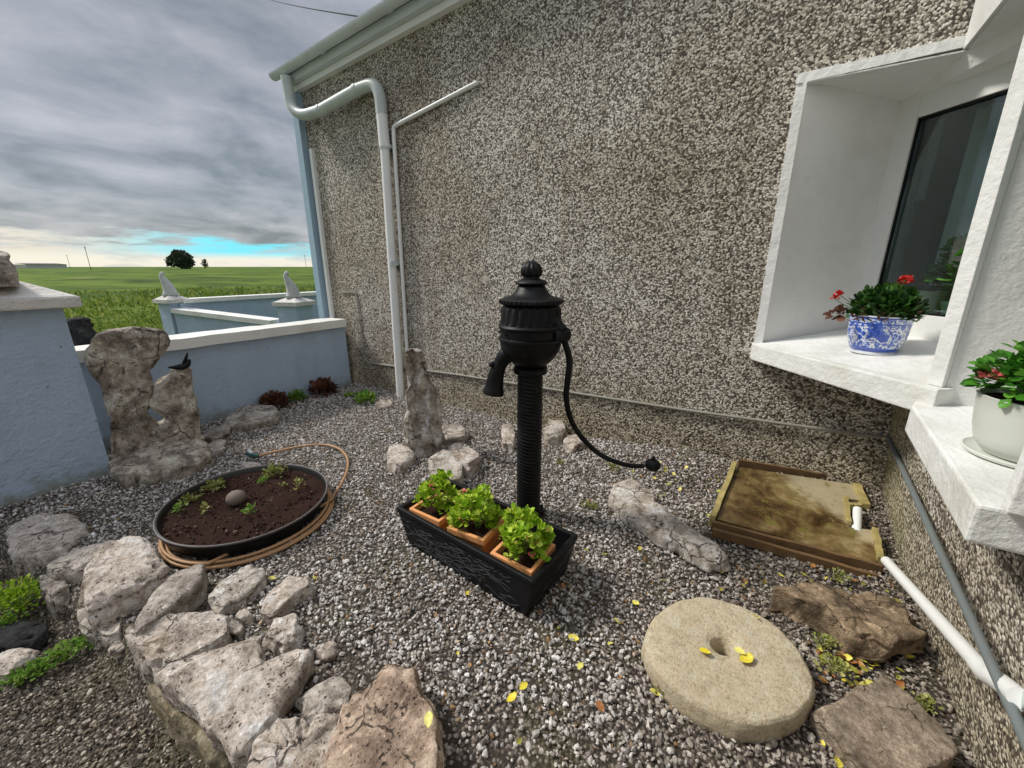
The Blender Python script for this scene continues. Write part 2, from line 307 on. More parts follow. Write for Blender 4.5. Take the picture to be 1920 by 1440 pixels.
def mat_field():
    m, nt, b = new_mat('rough_pasture'); co = coords(nt, True)
    n1 = noise(nt, coords(nt, True, (.05, .09, 1)), 1, 9, .72, .6); n2 = noise(nt, coords(nt, True, (.55, .9, 1)), 1, 8, .75); n3 = noise(nt, co, 12, 4)
    c = ramp(nt, n1, [(.34, (.035, .062, .016)), (.46, (.075, .125, .022)), (.56, (.13, .19, .03)), (.70, (.20, .225, .06))])
    c = mx(nt, mr(nt, n2, .35, .65), mx(nt, 1., c, (.6, .66, .5), 'MULTIPLY'), c)
    c = mx(nt, mth(nt, 'MULTIPLY', mr(nt, n3, .4, .6), .5), c, mx(nt, 1., c, (1.5, 1.4, 1.2), 'MULTIPLY'))
    lnk(nt, c, b, 'Base Color'); b.inputs['Roughness'].default_value = .9; b.inputs['Specular IOR Level'].default_value = .1; bump(nt, b, n2, .8, .3); return m
M['field'] = mat_field()
M['grass'] = mat_island('grass_blades', [(0, (.07, .115, .018)), (.5, (.17, .245, .032)), (.9, (.31, .37, .07)), (1, (.48, .47, .18))], .6, trans=.3)
M['crown'] = mat_island('dark_crown', [(0, (.05, .065, .045)), (1, (.11, .14, .09))], .8)
M['bark'] = mat_simple('dark_bark', (.05, .04, .03), .9)
def mat_glass():
    m, nt, b = new_mat('window_glass'); nt.nodes.remove(b); o = nt.nodes['Material Output']
    t = nt.nodes.new('ShaderNodeBsdfTransparent'); t.inputs[0].default_value = (.80, .88, .87, 1); g = nt.nodes.new('ShaderNodeBsdfGlossy'); g.inputs['Roughness'].default_value = .01
    f = nt.nodes.new('ShaderNodeFresnel'); f.inputs[0].default_value = 1.5; mm = nt.nodes.new('ShaderNodeMixShader')
    k = mth(nt, 'ADD', mth(nt, 'MULTIPLY', f.outputs[0], .9), .0)
    nt.links.new(k, mm.inputs[0]); nt.links.new(t.outputs[0], mm.inputs[1]); nt.links.new(g.outputs[0], mm.inputs[2]); nt.links.new(mm.outputs[0], o.inputs[0]); return m
M['glass'] = mat_glass()
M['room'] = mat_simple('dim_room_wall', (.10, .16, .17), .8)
M['curtain'] = mat_simple('net_curtain', (.80, .84, .84), .8, var=.2)
M['curtain_dark'] = mat_simple('teal_curtain', (.20, .32, .32), .8, var=.3)
M['upvc'] = mat_simple('white_upvc', (.78, .78, .74), .35, var=.08, sc=4)
M['cream'] = mat_simple('cream_glazed', (.66, .64, .42), .4)
M['mint'] = mat_simple('pale_mint_glazed', (.42, .58, .45), .3)
M['pot_white'] = mat_simple('white_plastic_pot', (.66, .68, .62), .35, var=.12, sc=6)
def mat_delft():
    m, nt, b = new_mat('blue_and_white_glaze'); t = nt.nodes.new('ShaderNodeTexCoord'); sp = nt.nodes.new('ShaderNodeSeparateXYZ'); nt.links.new(t.outputs['Object'], sp.inputs[0])
    co = coords(nt); z = sp.outputs[2]
    n = noise(nt, co, 16, 5, .6, 1.6); n2 = noise(nt, co, 45, 3, .6, 2.0)
    white = (.80, .83, .86); bl = (.035, .09, .46)
    body = ramp(nt, n, [(.40, bl), (.455, (.10, .20, .62)), (.49, white), (.56, white), (.585, (.06, .13, .52)), (.64, bl)])
    body = mx(nt, mr(nt, n2, .56, .60), body, (.05, .12, .50))
    rim = ramp(nt, n2, [(.42, bl), (.5, (.30, .40, .75)), (.56, white)])
    upper = mr(nt, z, .166, .168); c = mx(nt, upper, body, rim)
    for a, bb in ((.018, .038), (.160, .167), (.190, .197)):
        msk = mth(nt, 'MULTIPLY', mr(nt, z, a, a+.001), mr(nt, z, bb+.001, bb)); c = mx(nt, msk, c, bl)
    c = mx(nt, mr(nt, z, .018, .0175), c, white); c = mx(nt, mr(nt, z, .197, .198), c, white)
    lnk(nt, c, b, 'Base Color'); b.inputs['Roughness'].default_value = .12; b.inputs['Coat Weight'].default_value = .5; return m
M['delft'] = mat_delft()
def mat_tray():
    m, nt, b = new_mat('wet_stained_plywood'); co = coords(nt)
    sp = nt.nodes.new('ShaderNodeSeparateXYZ'); nt.links.new(co, sp.inputs[0])
    n = noise(nt, co, 5.5, 9, .68, .3); g = noise(nt, coords(nt, False, (4, 40, 4)), 2, 5)
    c = ramp(nt, n, [(.34, (.030, .016, .007)), (.46, (.10, .058, .020)), (.56, (.20, .135, .05)), (.68, (.36, .28, .13))])
    c = mx(nt, mth(nt, 'MULTIPLY', mr(nt, g, .4, .6), .4), c, mx(nt, 1., c, (.5, .45, .35), 'MULTIPLY'))
    # bleached diagonal tongue from the back right, kept dark at back left
    w = mth(nt, 'ADD', mth(nt, 'MULTIPLY', sp.outputs[0], .9), sp.outputs[1])
    q = mth(nt, 'ADD', w, mth(nt, 'MULTIPLY', mth(nt, 'SUBTRACT', n, .5), .35))
    pale = mth(nt, 'MULTIPLY', mr(nt, q, .27, .40, 0, 1, True), mr(nt, sp.outputs[0], -.12, .05, 0, 1, True)); c = mx(nt, mth(nt, 'MULTIPLY', pale, .75), c, (.50, .43, .28))
    c = mx(nt, mr(nt, noise(nt, co, 13, 6, .7), .54, .64, 0, .75, True), c, (.16, .15, .03)); c = mx(nt, mr(nt, noise(nt, co, 30, 4, .7), .64, .70, 0, .6, True), c, (.42, .36, .22))
    lnk(nt, c, b, 'Base Color'); b.inputs['Specular IOR Level'].default_value = .7
    lnk(nt, mr(nt, n, .35, .65, .18, .6), b, 'Roughness'); bump(nt, b, n, .3, .01); return m
M['tray'] = mat_tray()
M['bush'] = mat_simple('pale_concrete_figure', (.52, .52, .50), .9, var=.4, bs=.8)

# ------------------------------------------------------------------ object helpers
def tag(o, label=None, cat=None, group=None, kind=None):
    if label: o['label'] = label
    if cat: o['category'] = cat
    if group: o['group'] = group
    if kind: o['kind'] = kind
    return o
def thing(name, label, cat, loc=(0, 0, 0), group=None):
    o = bpy.data.objects.new(name, None); o.empty_display_size = .1; S.collection.objects.link(o); o.location = loc
    return tag(o, label, cat, group)
def mesh_obj(name, V, Fs, mat, parent=None, loc=(0, 0, 0), smooth=False, bevel=0):
    me = bpy.data.meshes.new(name); V = [tuple(map(float, v)) for v in V]
    me.from_pydata(V, [], [tuple(int(i) for i in f) for f in Fs]); me.validate()
    bm = bmesh.new(); bm.from_mesh(me); bmesh.ops.recalc_face_normals(bm, faces=bm.faces)
    if bevel:
        bmesh.ops.bevel(bm, geom=[e for e in bm.edges if len(e.link_faces) == 2 and e.calc_face_angle(0) > .5], offset=bevel, segments=2, affect='EDGES', profile=.6)
    bm.to_mesh(me); bm.free()
    if smooth: me.polygons.foreach_set('use_smooth', [True]*len(me.polygons))
    me.materials.append(M[mat] if isinstance(mat, str) else mat)
    o = bpy.data.objects.new(name, me); S.collection.objects.link(o); o.location = loc
    if parent: o.parent = parent
    return o
def smooth_auto(o, ang=40):
    me = o.data; me.polygons.foreach_set('use_smooth', [True]*len(me.polygons)); bm = bmesh.new(); bm.from_mesh(me)
    for e in bm.edges:
        if len(e.link_faces) == 2 and e.calc_face_angle(0) > math.radians(ang): e.smooth = False
    bm.to_mesh(me); bm.free(); return o
class MB:
    def __init__(s): s.V = []; s.F = []
    def add(s, V, Fs):
        n = len(s.V); s.V += [tuple(v) for v in V]; s.F += [tuple(i+n for i in f) for f in Fs]; return s
    def box(s, a, b, R=None, o=(0, 0, 0)):
        x0, y0, z0 = a; x1, y1, z1 = b
        V = [(x0, y0, z0), (x1, y0, z0), (x1, y1, z0), (x0, y1, z0), (x0, y0, z1), (x1, y0, z1), (x1, y1, z1), (x0, y1, z1)]
        if R is not None: V = [tuple(R @ Vector(v)+Vector(o)) for v in V]
        return s.add(V, [(0, 3, 2, 1), (4, 5, 6, 7), (0, 1, 5, 4), (1, 2, 6, 5), (2, 3, 7, 6), (3, 0, 4, 7)])
    def prism(s, bot, top):
        n = len(bot); return s.add(list(bot)+list(top), [tuple(range(n))[::-1], tuple(range(n, 2*n))]+[(i, (i+1) % n, (i+1) % n+n, i+n) for i in range(n)])
    def tube(s, pts, r, n=14, caps=True):
        pts = [Vector(p) for p in pts]; k = len(pts); rr = r if hasattr(r, '__len__') else [r]*k
        T = [(pts[min(i+1, k-1)]-pts[max(i-1, 0)]).normalized() for i in range(k)]
        a = T[0].orthogonal().normalized(); V = []
        for i in range(k):
            a = (a-T[i]*a.dot(T[i])).normalized(); b = T[i].cross(a)
            V += [tuple(pts[i]+(a*math.cos(t)+b*math.sin(t))*rr[i]) for t in [2*math.pi*j/n for j in range(n)]]
        Fs = [(i*n+j, i*n+(j+1) % n, (i+1)*n+(j+1) % n, (i+1)*n+j) for i in range(k-1) for j in range(n)]
        if caps: Fs += [tuple(range(n))[::-1], tuple(range((k-1)*n, k*n))]
        return s.add(V, Fs)
    def lathe(s, prof, n=40, c=(0, 0, 0), flute=None):
        V = []
        for i, (r, z) in enumerate(prof):
            for j in range(n):
                t = 2*math.pi*j/n; q = r+(flute(i, t, z) if flute else 0); V.append((c[0]+q*math.cos(t), c[1]+q*math.sin(t), c[2]+z))
        k = len(prof); Fs = [(i*n+j, i*n+(j+1) % n, (i+1)*n+(j+1) % n, (i+1)*n+j) for i in range(k-1) for j in range(n)]
        Fs += [tuple(range(n))[::-1], tuple(range((k-1)*n, k*n))]
        return s.add(V, Fs)
    def obj(s, name, mat, parent=None, loc=(0, 0, 0), smooth=False, bevel=0, auto=0):
        o = mesh_obj(name, s.V, s.F, mat, parent, loc, smooth, bevel)
        if auto: smooth_auto(o, auto)
        return o
def spline(pts, n=10):
    P_ = [np.array(p, float) for p in pts]; P_ = [2*P_[0]-P_[1]]+P_+[2*P_[-1]-P_[-2]]; out = []
    for i in range(1, len(P_)-2):
        for k in range(n):
            t = k/n; a, b, c, d = P_[i-1:i+3]
            out.append(.5*((2*b)+(-a+c)*t+(2*a-5*b+4*c-d)*t*t+(-a+3*b-3*c+d)*t**3))
    out.append(P_[-2]); return out

# rock built from a plan outline on the ground
def rock(name, label, cat, outl, ztop, zbot, mat, seed=1, amp=.014, pits=.01, flat=.20, slope=(0, 0), group=None, parent=None, nr=44, npz=130, flare=0.0, cuts=5, grow=1.05, jag=.22):
    P2 = np.array([p[:2] for p in outl], float)
    n = len(P2); seg = np.roll(P2, -1, 0)-P2; ln = np.linalg.norm(seg, axis=1); cum = np.concatenate([[0], np.cumsum(ln)])
    per = cum[-1]; u = np.linspace(0, per, npz, endpoint=False); idx = np.clip(np.searchsorted(cum, u, side='right')-1, 0, n-1)
    B = P2[idx]+seg[idx]*((u-cum[idx])/ln[idx])[:, None]
    if jag: B = B*1.0; nr_ = fbm(np.column_stack([B*14, np.zeros(npz)+seed]), seed+31, 3); cB = B.mean(0); B = cB+(B-cB)*(1+jag*nr_)[:, None]
    for _ in range(1): B = .25*np.roll(B, 1, 0)+.5*B+.25*np.roll(B, -1, 0)
    c = B.mean(0); hz = (ztop-zbot)/2; cz = (ztop+zbot)/2
    V = []
    ph = np.linspace(0.0, math.pi, nr)
    for f in ph[1:-1]:
        r = math.sin(f)**flat; zz = np.sign(math.cos(f))*abs(math.cos(f))**.32
        rr = r*(1+flare*(1-zz)/2)
        V.append(np.column_stack([(B-c)*rr, np.full(npz, zz*hz+cz)]))
    V = np.concatenate(V); V = np.vstack([V, [[0, 0, ztop]], [[0, 0, zbot]]])
    rgc = np.random.default_rng(seed+900); ctr = np.array([0, 0, cz]); V = V-ctr
    for k_ in range(cuts):
        nn = rgc.normal(size=3); nn[2] = nn[2]*.8; nn /= np.linalg.norm(nn)
        if nn[2] < -.2: nn[2] *= -1
        pr = V@nn; d0 = pr.max()*rgc.uniform(.84, .97); V = V-np.outer(np.clip(pr-d0, 0, None), nn)
    V[:, :2] *= grow; V = V+ctr
    wp = V+np.array([c[0], c[1], 0])+seed*3.7
    sz = math.sqrt(per/4)
    D = np.column_stack([fbm(wp*6, seed*11+k, 4) for k in range(3)])*amp
    D += np.column_stack([fbm(wp*22, seed*7+k, 3) for k in range(3)])*amp*.35
    # angular facets: ridged noise
    rd = 1-np.abs(fbm(wp*9, seed+77, 3))*2
    D[:, 2] += rd*amp*.45
    st_ = np.floor((V[:, 2]+fbm(wp*3, seed+3, 2)*.03)/.022); D[:, :2] += (V[:, :2]/(np.linalg.norm(V[:, :2], axis=1)[:, None]+1e-6))*((_h(st_.astype(np.int64), st_.astype(np.int64)*0+seed, st_.astype(np.int64)*0, 5)-.5)*.014)[:, None]
    up_ = V[:, 2] > (ztop-.3*(ztop-zbot)); q_ = fbm(wp*4.5, seed+200, 2); D[:, 2] += np.where(up_, np.round(q_*4)/4*amp*1.5, 0)
    dirn = V-np.array([0, 0, cz]); dirn /= (np.linalg.norm(dirn, axis=1)[:, None]+1e-6)
    if pits:
        pv = fbm(wp*26, seed+5, 2); pz = np.clip((pv-.30)/.3, 0, 1)*np.clip(fbm(wp*5, seed+9, 2)+.55, 0, 1); D -= dirn*(pz*pits*2.2)[:, None]
    V = V+D
    V[:, 2] += V[:, 0]*slope[0]+V[:, 1]*slope[1]
    V[:, 2] -= 0
    k = nr-2; m_ = npz; Fs = []
    for i in range(k-1):
        for j in range(m_): Fs.append((i*m_+j, i*m_+(j+1) % m_, (i+1)*m_+(j+1) % m_, (i+1)*m_+j))
    for j in range(m_): Fs.append((k*m_, (j+1) % m_, j)); Fs.append((k*m_+1, (k-1)*m_+j, (k-1)*m_+(j+1) % m_))
    zb = zbot; V[:, 2] -= zb
    o = mesh_obj(name, V, Fs, mat, parent, (c[0], c[1], zb), True)
    if not parent: tag(o, label, cat, group)
    return o
def rockp(name, label, cat, px, ztop, zbot, mat, seed, **k):
    return rock(name, label, cat, [G(x, y, ztop) for x, y in px], ztop, zbot, mat, seed, **k)
# standing stone: stacked sections seen from the yard
def stand(name, label, cat, base, secs, mat, seed, depth=.12, amp=.02, group=None, n=72, rings=70, top=.012, expo=.55):
    Q = np.array(base, float); nn = Q[:2]/np.linalg.norm(Q[:2]); lat = np.array([nn[1], -nn[0]])
    S_ = []
    for py, xl, xr, *dp in secs:
        a = VP(xl, py, Q); b = VP(xr, py, Q); d = dp[0] if dp else depth
        S_.append(((a[2]+b[2])/2, (a[:2]-Q[:2])@lat, (b[:2]-Q[:2])@lat, d))
    S_ = np.array(S_); S_ = S_[np.argsort(S_[:, 0])]
    zz = np.linspace(S_[0, 0], S_[-1, 0], rings); A = np.interp(zz, S_[:, 0], S_[:, 1]); B = np.interp(zz, S_[:, 0], S_[:, 2]); Dp = np.interp(zz, S_[:, 0], S_[:, 3])
    V = []
    for i, z in enumerate(zz):
        sc = min(1, math.sqrt(max(0.02, (zz[-1]-z)/(top*2.5)))) if top else 1
        for j in range(n):
            t = 2*math.pi*j/n; cx = np.sign(math.cos(t))*abs(math.cos(t))**expo; cy = np.sign(math.sin(t))*abs(math.sin(t))**expo
            l = (A[i]+B[i])/2+(B[i]-A[i])/2*cx*sc; d = Dp[i]*cy*sc+Dp[i]*.6
            V.append((lat[0]*l+nn[0]*d, lat[1]*l+nn[1]*d, z))
    V = np.array(V); wp = V+seed*2.3+np.array([Q[0], Q[1], 0])
    wst = wp*np.array([10, 10, 3.5])
    rdg = (1-2.4*np.abs(fbm(wst, seed+71, 4)))[:, None]*np.array([nn[0], nn[1], 0])*-amp*1.6
    D = rdg+np.column_stack([fbm(wst, seed*13+k, 4) for k in range(3)])*amp*.7+np.column_stack([fbm(wp*19, seed*3+k, 3) for k in range(3)])*amp*.5
    cen = np.column_stack([np.repeat((A+B)/2*lat[0]+Dp*.6*nn[0], n), np.repeat((A+B)/2*lat[1]+Dp*.6*nn[1], n), V[:, 2]]); dr = V-cen; dr /= np.linalg.norm(dr, axis=1)[:, None]+1e-6
    pz = np.clip((fbm(wp*17, seed+5, 2)-.28)/.3, 0, 1); D -= dr*(pz*.020)[:, None]
    V = V+D; zb = zz[0]; V[:, 2] -= zb
    Fs = [(i*n+j, i*n+(j+1) % n, (i+1)*n+(j+1) % n, (i+1)*n+j) for i in range(rings-1) for j in range(n)]+[tuple(range(n)), tuple(range((rings-1)*n, rings*n))]
    o = mesh_obj(name, V, Fs, mat, None, (Q[0], Q[1], zb), True); return tag(o, label, cat, group)

# leaves: every leaf a folded 6-vertex blade, all leaves of one plant in one part
def leaves(n, cen, rad, size, seed, shape='oval', up=.5, hollow=.35, droop=0.0, flat=False):
    rg = np.random.default_rng(seed); V = []; Fs = []
    for i in range(n):
        while True:
            d = rg.normal(size=3); d /= np.linalg.norm(d)
            if d[2] > -.35: break
        r = hollow+(1-hollow)*rg.random()**.6; p = np.array(cen)+d*np.array(rad)*r
        out = d*1.0+np.array([0, 0, up])+rg.normal(size=3)*.45
        if flat: out = np.array([rg.normal(), rg.normal(), .15])
        out /= np.linalg.norm(out); side = np.cross(out, [0, 0, 1.])+rg.normal(size=3)*.35
        side -= out*(side@out); side /= np.linalg.norm(side)+1e-9; nor = np.cross(side, out)
        L = size*(.6+.7*rg.random()); w = L*(.36 if shape == 'oval' else .52 if shape == 'round' else .16)
        b = len(V); dr = -np.array([0, 0, 1.])*L*droop
        V += [p, p+out*L*.45+side*w+nor*L*.06, p+out*L*.8+side*w*.75+dr*.5, p+out*L+dr, p+out*L*.8-side*w*.75+dr*.5, p+out*L*.45-side*w+nor*L*.06, p+out*L*.5-nor*L*.07]
        Fs += [(b, b+1, b+6), (b+1, b+2, b+6), (b+2, b+3, b+6), (b+3, b+4, b+6), (b+4, b+5, b+6), (b+5, b, b+6)]
    return V, Fs
def foliage(name, n, cen, rad, size, seed, mat, parent=None, **k):
    V, Fs = leaves(n, cen, rad, size, seed, **k); me = bpy.data.meshes.new(name); me.from_pydata([tuple(map(float, v)) for v in V], [], Fs); me.materials.append(M[mat])
    o = bpy.data.objects.new(name, me); S.collection.objects.link(o)
    if parent: o.parent = parent
    return o
def stems(name, n, base, cen, rad, r, seed, mat, parent):
    rg = np.random.default_rng(seed); mb = MB()
    for i in range(n):
        d = rg.normal(size=3); d /= np.linalg.norm(d); d[2] = abs(d[2]); e = np.array(cen)+d*np.array(rad)*.8
        b0 = np.array(base)+np.array([rg.normal()*r*2, rg.normal()*r*2, 0]); mb.tube([b0, (b0+e)/2+[0, 0, .01], e], [r, r*.8, r*.5], 5)
    return mb.obj(name, mat, parent)

# ------------------------------------------------------------------ ground
EX = np.array([-5.2, -3.9, -3.4, -2.9, -2.4, -2.0, -1.7, -1.3, -1.05, -.8, -.5, 2.5]); EY = np.array([-.3, -.10, .02, .10, .15, .20, .22, .27, .32, .42, .45, .45])
EY = EY+.02
def sst(t): t = np.clip(t, 0, 1); return t*t*(3-2*t)
def hgt(x, y):
    x = np.asarray(x, float); y = np.asarray(y, float); e = np.interp(x, EX, EY)
    h = -.12*(1-sst((y-e+.07)/.08)); h = h+.11*sst((y-2.5)/.6)*sst((x+1.5)/1.2)
    p = np.column_stack([x.ravel(), y.ravel(), np.zeros(x.size)])
    return h+(fbm(p*2.2, 3, 3)*.014).reshape(x.shape)
def grid_mesh(name, xs, ys, zf, mat):
    X, Y = np.meshgrid(xs, ys); Z = zf(X, Y); V = np.column_stack([X.ravel(), Y.ravel(), Z.ravel()]); nx = len(xs); ny = len(ys)
    Fs = [(j*nx+i, j*nx+i+1, (j+1)*nx+i+1, (j+1)*nx+i) for j in range(ny-1) for i in range(nx-1)]
    return mesh_obj(name, V, Fs, mat, None, (0, 0, 0), True)
g = grid_mesh('ground', np.linspace(-5.3, 2.0, 210), np.linspace(-2.2, 3.3, 180), hgt, 'ground'); tag(g, 'earth bed and lower yard under the loose gravel', 'ground', kind='structure')
yd = MB().box((-5.3, -16, -.5), (7, -2.19, -.255)).box((2.0, -2.19, -.5), (7, 3.0, -.256)).obj('yard', 'ground'); tag(yd, 'gravelled lower yard behind the viewpoint', 'yard', kind='structure')
def field_z(x, y):
    p = np.column_stack([np.ravel(x)*.05, np.ravel(y)*.05, np.zeros(np.size(x))]); r = np.hypot(x, y); z = -.42+(fbm(p, 5, 3)*.10).reshape(np.shape(x))
    return z+np.clip((r-40)/400, 0, 1)*.9
def fs(a, b): return np.concatenate([-np.geomspace(1, 3200, 60)[::-1], [0], np.geomspace(1, 3200, 60)])
f_ = grid_mesh('field', fs(0, 0), fs(0, 0), field_z, 'field'); tag(f_, 'open green pasture running to the horizon', 'field', kind='structure')

# scatter of small stones: angular pebbles, one mesh
ICO_V = None
def pebbles(name, pts, sizes, mat, seed, label, flat=.7, cat='gravel'):
    rg = np.random.default_rng(seed); ph = (1+5**.5)/2
    iv = np.array([(-1, ph, 0), (1, ph, 0), (-1, -ph, 0), (1, -ph, 0), (0, -1, ph), (0, 1, ph), (0, -1, -ph), (0, 1, -ph), (ph, 0, -1), (ph, 0, 1), (-ph, 0, -1), (-ph, 0, 1)])/1.902
    ifc = np.array([(0, 11, 5), (0, 5, 1), (0, 1, 7), (0, 7, 10), (0, 10, 11), (1, 5, 9), (5, 11, 4), (11, 10, 2), (10, 7, 6), (7, 1, 8), (3, 9, 4), (3, 4, 2), (3, 2, 6), (3, 6, 8), (3, 8, 9), (4, 9, 5), (2, 4, 11), (6, 2, 10), (8, 6, 7), (9, 8, 1)])
    n = len(pts); V = np.broadcast_to(iv, (n, 12, 3)).copy(); V *= 1+rg.normal(size=(n, 12, 1))*.17
    V *= np.column_stack([np.ones(n), .6+.35*rg.random(n), flat*(.5+.5*rg.random(n))])[:, None, :]
    q = rg.normal(size=(n, 4)); q[:, 1:3] *= .45; q /= np.linalg.norm(q, axis=1)[:, None]; w, x, y, z = q.T
    R = np.stack([1-2*(y*y+z*z), 2*(x*y-z*w), 2*(x*z+y*w), 2*(x*y+z*w), 1-2*(x*x+z*z), 2*(y*z-x*w), 2*(x*z-y*w), 2*(y*z+x*w), 1-2*(x*x+y*y)], 1).reshape(n, 3, 3)
    V = np.einsum('nij,nkj->nki', R, V)*np.asarray(sizes)[:, None, None]+np.asarray(pts)[:, None, :]
    Fc = (ifc[None]+12*np.arange(n)[:, None, None]).reshape(-1, 3); V = V.reshape(-1, 3)
    me = bpy.data.meshes.new(name); me.vertices.add(len(V)); me.vertices.foreach_set('co', V.astype(np.float32).ravel())
    me.loops.add(Fc.size); me.loops.foreach_set('vertex_index', Fc.astype(np.int32).ravel()); me.polygons.add(len(Fc))
    me.polygons.foreach_set('loop_start', np.arange(0, Fc.size, 3, dtype=np.int32)); me.polygons.foreach_set('loop_total', np.full(len(Fc), 3, dtype=np.int32)); me.update(calc_edges=True); me.validate()
    me.polygons.foreach_set('use_smooth', [False]*len(Fc))
    me.materials.append(M[mat]); o = bpy.data.objects.new(name, me); S.collection.objects.link(o); return tag(o, label, cat, kind='stuff')
rg = np.random.default_rng(7)
def scatter(n, x0, x1, y0, y1, ok, zoff, rg):
    x = rg.uniform(x0, x1, n); y = rg.uniform(y0, y1, n); k = ok(x, y); x = x[k]; y = y[k]; return np.column_stack([x, y, hgt(x, y)+rg.uniform(*zoff, len(x))])
rgk = np.random.default_rng(70)
inb = lambda x, y: (y > np.interp(x, EX, EY)+.0) & ((y > np.interp(x, EX, EY)+.30+.1*np.sin(x*9)) | (rgk.random(len(x)) < .30))
p1 = scatter(82000, -4.45, .70, -.2, 3.12, inb, (-.004, .012), rg)
r_ = np.hypot(p1[:, 0], p1[:, 1]); s1 = np.clip(rg.lognormal(-4.95, .36, len(p1)), .004, .016)
s1 *= np.where(p1[:, 0] < -1.8, .92, 1.0)
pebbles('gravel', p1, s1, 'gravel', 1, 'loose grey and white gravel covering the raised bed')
outb = lambda x, y: (y < np.interp(x, EX, EY)-.02)
p2 = scatter(40000, -3.9, -.2, -.75, .45, outb, (-.002, .006), rg)
s2 = np.clip(rg.lognormal(-5.25, .35, len(p2)), .003, .013)
pebbles('grit', p2, s2, 'grit', 2, 'dark fine grit on the lower yard in front of the stone edging')

# ------------------------------------------------------------------ house
house = thing('house', 'single storey pebbledashed house with white window recesses and grey gutter', 'house', (-2.2, 3.1, 0))
hl = Vector((2.2, -3.1, 0))
def hp(mb, name, mat, parent=None, **k):      # parts are authored in yard coordinates
    o = mb.obj(name, mat, parent or house, tuple(hl) if (parent is None or parent is house) else (0, 0, 0), **k); return o
ztl = lambda x: 3.33+.0617*(x+4.88)
def ext_y(poly, y0, y1): return MB().prism([(x, y0, z) for x, z in poly], [(x, y1, z) for x, z in poly])
hp(ext_y([(-4.90, -.5), (.74, -.5), (.70, .865), (-.085, .865), (-.085, 2.455), (.55, 2.455), (.55, ztl(.55)), (-4.90, ztl(-4.9))], 3.1, 3.4), 'pebbledash_wall', 'dash')
def xw(z): return .70-.11*min(z, 1.0)
mb = MB(); P_ = [(-2.0, -.5), (3.1, -.5), (3.1, .86), (-2.0, .86)]
mb.prism([(xw(z), y, z) for y, z in P_], [(xw(z)+.4, y, z) for y, z in P_]); hp(mb, 'return_wall', 'dash_return')
mb = MB(); P_ = [(-2.0, .863), (1.29, .863), (1.29, 2.43), (-2.0, 2.43)]
mb.prism([(.60, y, z) for y, z in P_], [(.60+.4, y, z) for y, z in P_]); hp(mb, 'return_wall', 'dash_return')
mb = MB().box((.525, -2.0, 2.435), (.95, 3.085, 3.75)); hp(mb, 'upper_wall', 'white')
# white recess at the corner window
A = (-.08, 3.10); Ai = (.43, 3.42); Bp = (.575, 2.30); Bi = (1.07, 2.67)
hp(MB().prism([(-.085, 3.098, .97), (.40, 3.44, 1.02), (.36, 3.50, 1.02), (-.13, 3.17, .97)], [(-.085, 3.098, 2.45), (.40, 3.44, 2.36), (.36, 3.50, 2.36), (-.13, 3.17, 2.45)]), 'window_reveal', 'white')
def ceil_(x, y): return 2.43
cp = [(-.09, 3.074), (-.10, 3.17), (.39, 3.47), (1.45, 2.35), (1.45, 1.25), (.54, 1.25), (.54, 3.074)]
hp(MB().prism([(x, y, 2.34 if (x, y) in ((.39, 3.47), (1.45, 2.35)) else 2.425) for x, y in cp], [(x, y, 2.432) for x, y in cp]), 'window_soffit', 'white')
# rough plaster band round the opening
def band(pts, w0, name, seed):
    mb = MB(); rgb = np.random.default_rng(seed); n = 40; rings = []
    a = np.array(pts[0]); b = np.array(pts[1]); wv = np.array(pts[2])
    for i in range(n+1):
        t = i/n; p = a+(b-a)*t; w = wv*(1+rgb.normal()*.035); pr = np.array([0, -.028+rgb.normal()*.0015, 0])
        rings += [p+[0, .02, 0], p+pr, p+w+pr*.8, p+w+[0, .02, 0]]
    Fs = [(i*4+j, i*4+(j+1) % 4, (i+1)*4+(j+1) % 4, (i+1)*4+j) for i in range(n) for j in range(4)]+[(0, 1, 2, 3), (n*4, n*4+1, n*4+2, n*4+3)]
    mb.add(rings, Fs); return hp(mb, name, 'white', auto=50)
band([(-.075, 3.1, .965), (-.078, 3.1, 2.43), (-.05, 0, 0)], .05, 'plaster_band', 1)
band([(-.128, 3.1, 2.428), (.553, 3.1, 2.445), (0, 0, .05)], .05, 'plaster_band', 2)
# sills
zs = .965
sp_ = [(-.135, 3.105, zs), (-.125, 3.045, zs), (.57, 2.235, zs+.012), (.64, 2.30, zs+.012), (1.12, 2.70, zs+.11), (.42, 3.44, zs+.11), (-.02, 3.14, zs+.01)]
hp(MB().prism([(x, y, .862) for x, y, z in sp_], sp_), 'window_sill', 'white_sill', bevel=.008)
hp(MB().prism([(.50, 2.20, .795), (.465, 1.335, .795), (1.3, 1.335, .795), (1.3, 2.32, .795), (.535, 2.32, .795)], [(.50, 2.20, .905), (.465, 1.335, .898), (1.3, 1.335, .93), (1.3, 2.32, .93), (.535, 2.32, .905)]), 'window_sill', 'white_sill', bevel=.008)
# corner post between the two windows
pp = [(.575, 2.335), (.605, 2.298), (1.4, 2.31), (1.4, 2.40), (1.06, 2.66)]
hp(MB().prism([(x, y, .90) for x, y in pp], [(x, y, 2.426) for x, y in pp]), 'corner_post', 'white', bevel=.006)
hp(MB().prism([(.552, 2.325, .978), (.590, 2.281, .978), (.604, 2.2955, .978), (.574, 2.333, .978)], [(.535, 2.325, 2.424), (.570, 2.281, 2.424), (.604, 2.2955, 2.424), (.574, 2.333, 2.424)]), 'plaster_band', 'white', bevel=.004)
jp = [(.50, 1.30), (.50, 1.335), (1.4, 1.36), (1.4, 1.29), (.60, 1.293)]
hp(MB().prism([(x, y, .907) for x, y in jp], [(x, y, 2.426) for x, y in jp]), 'window_jamb', 'white', bevel=.004)
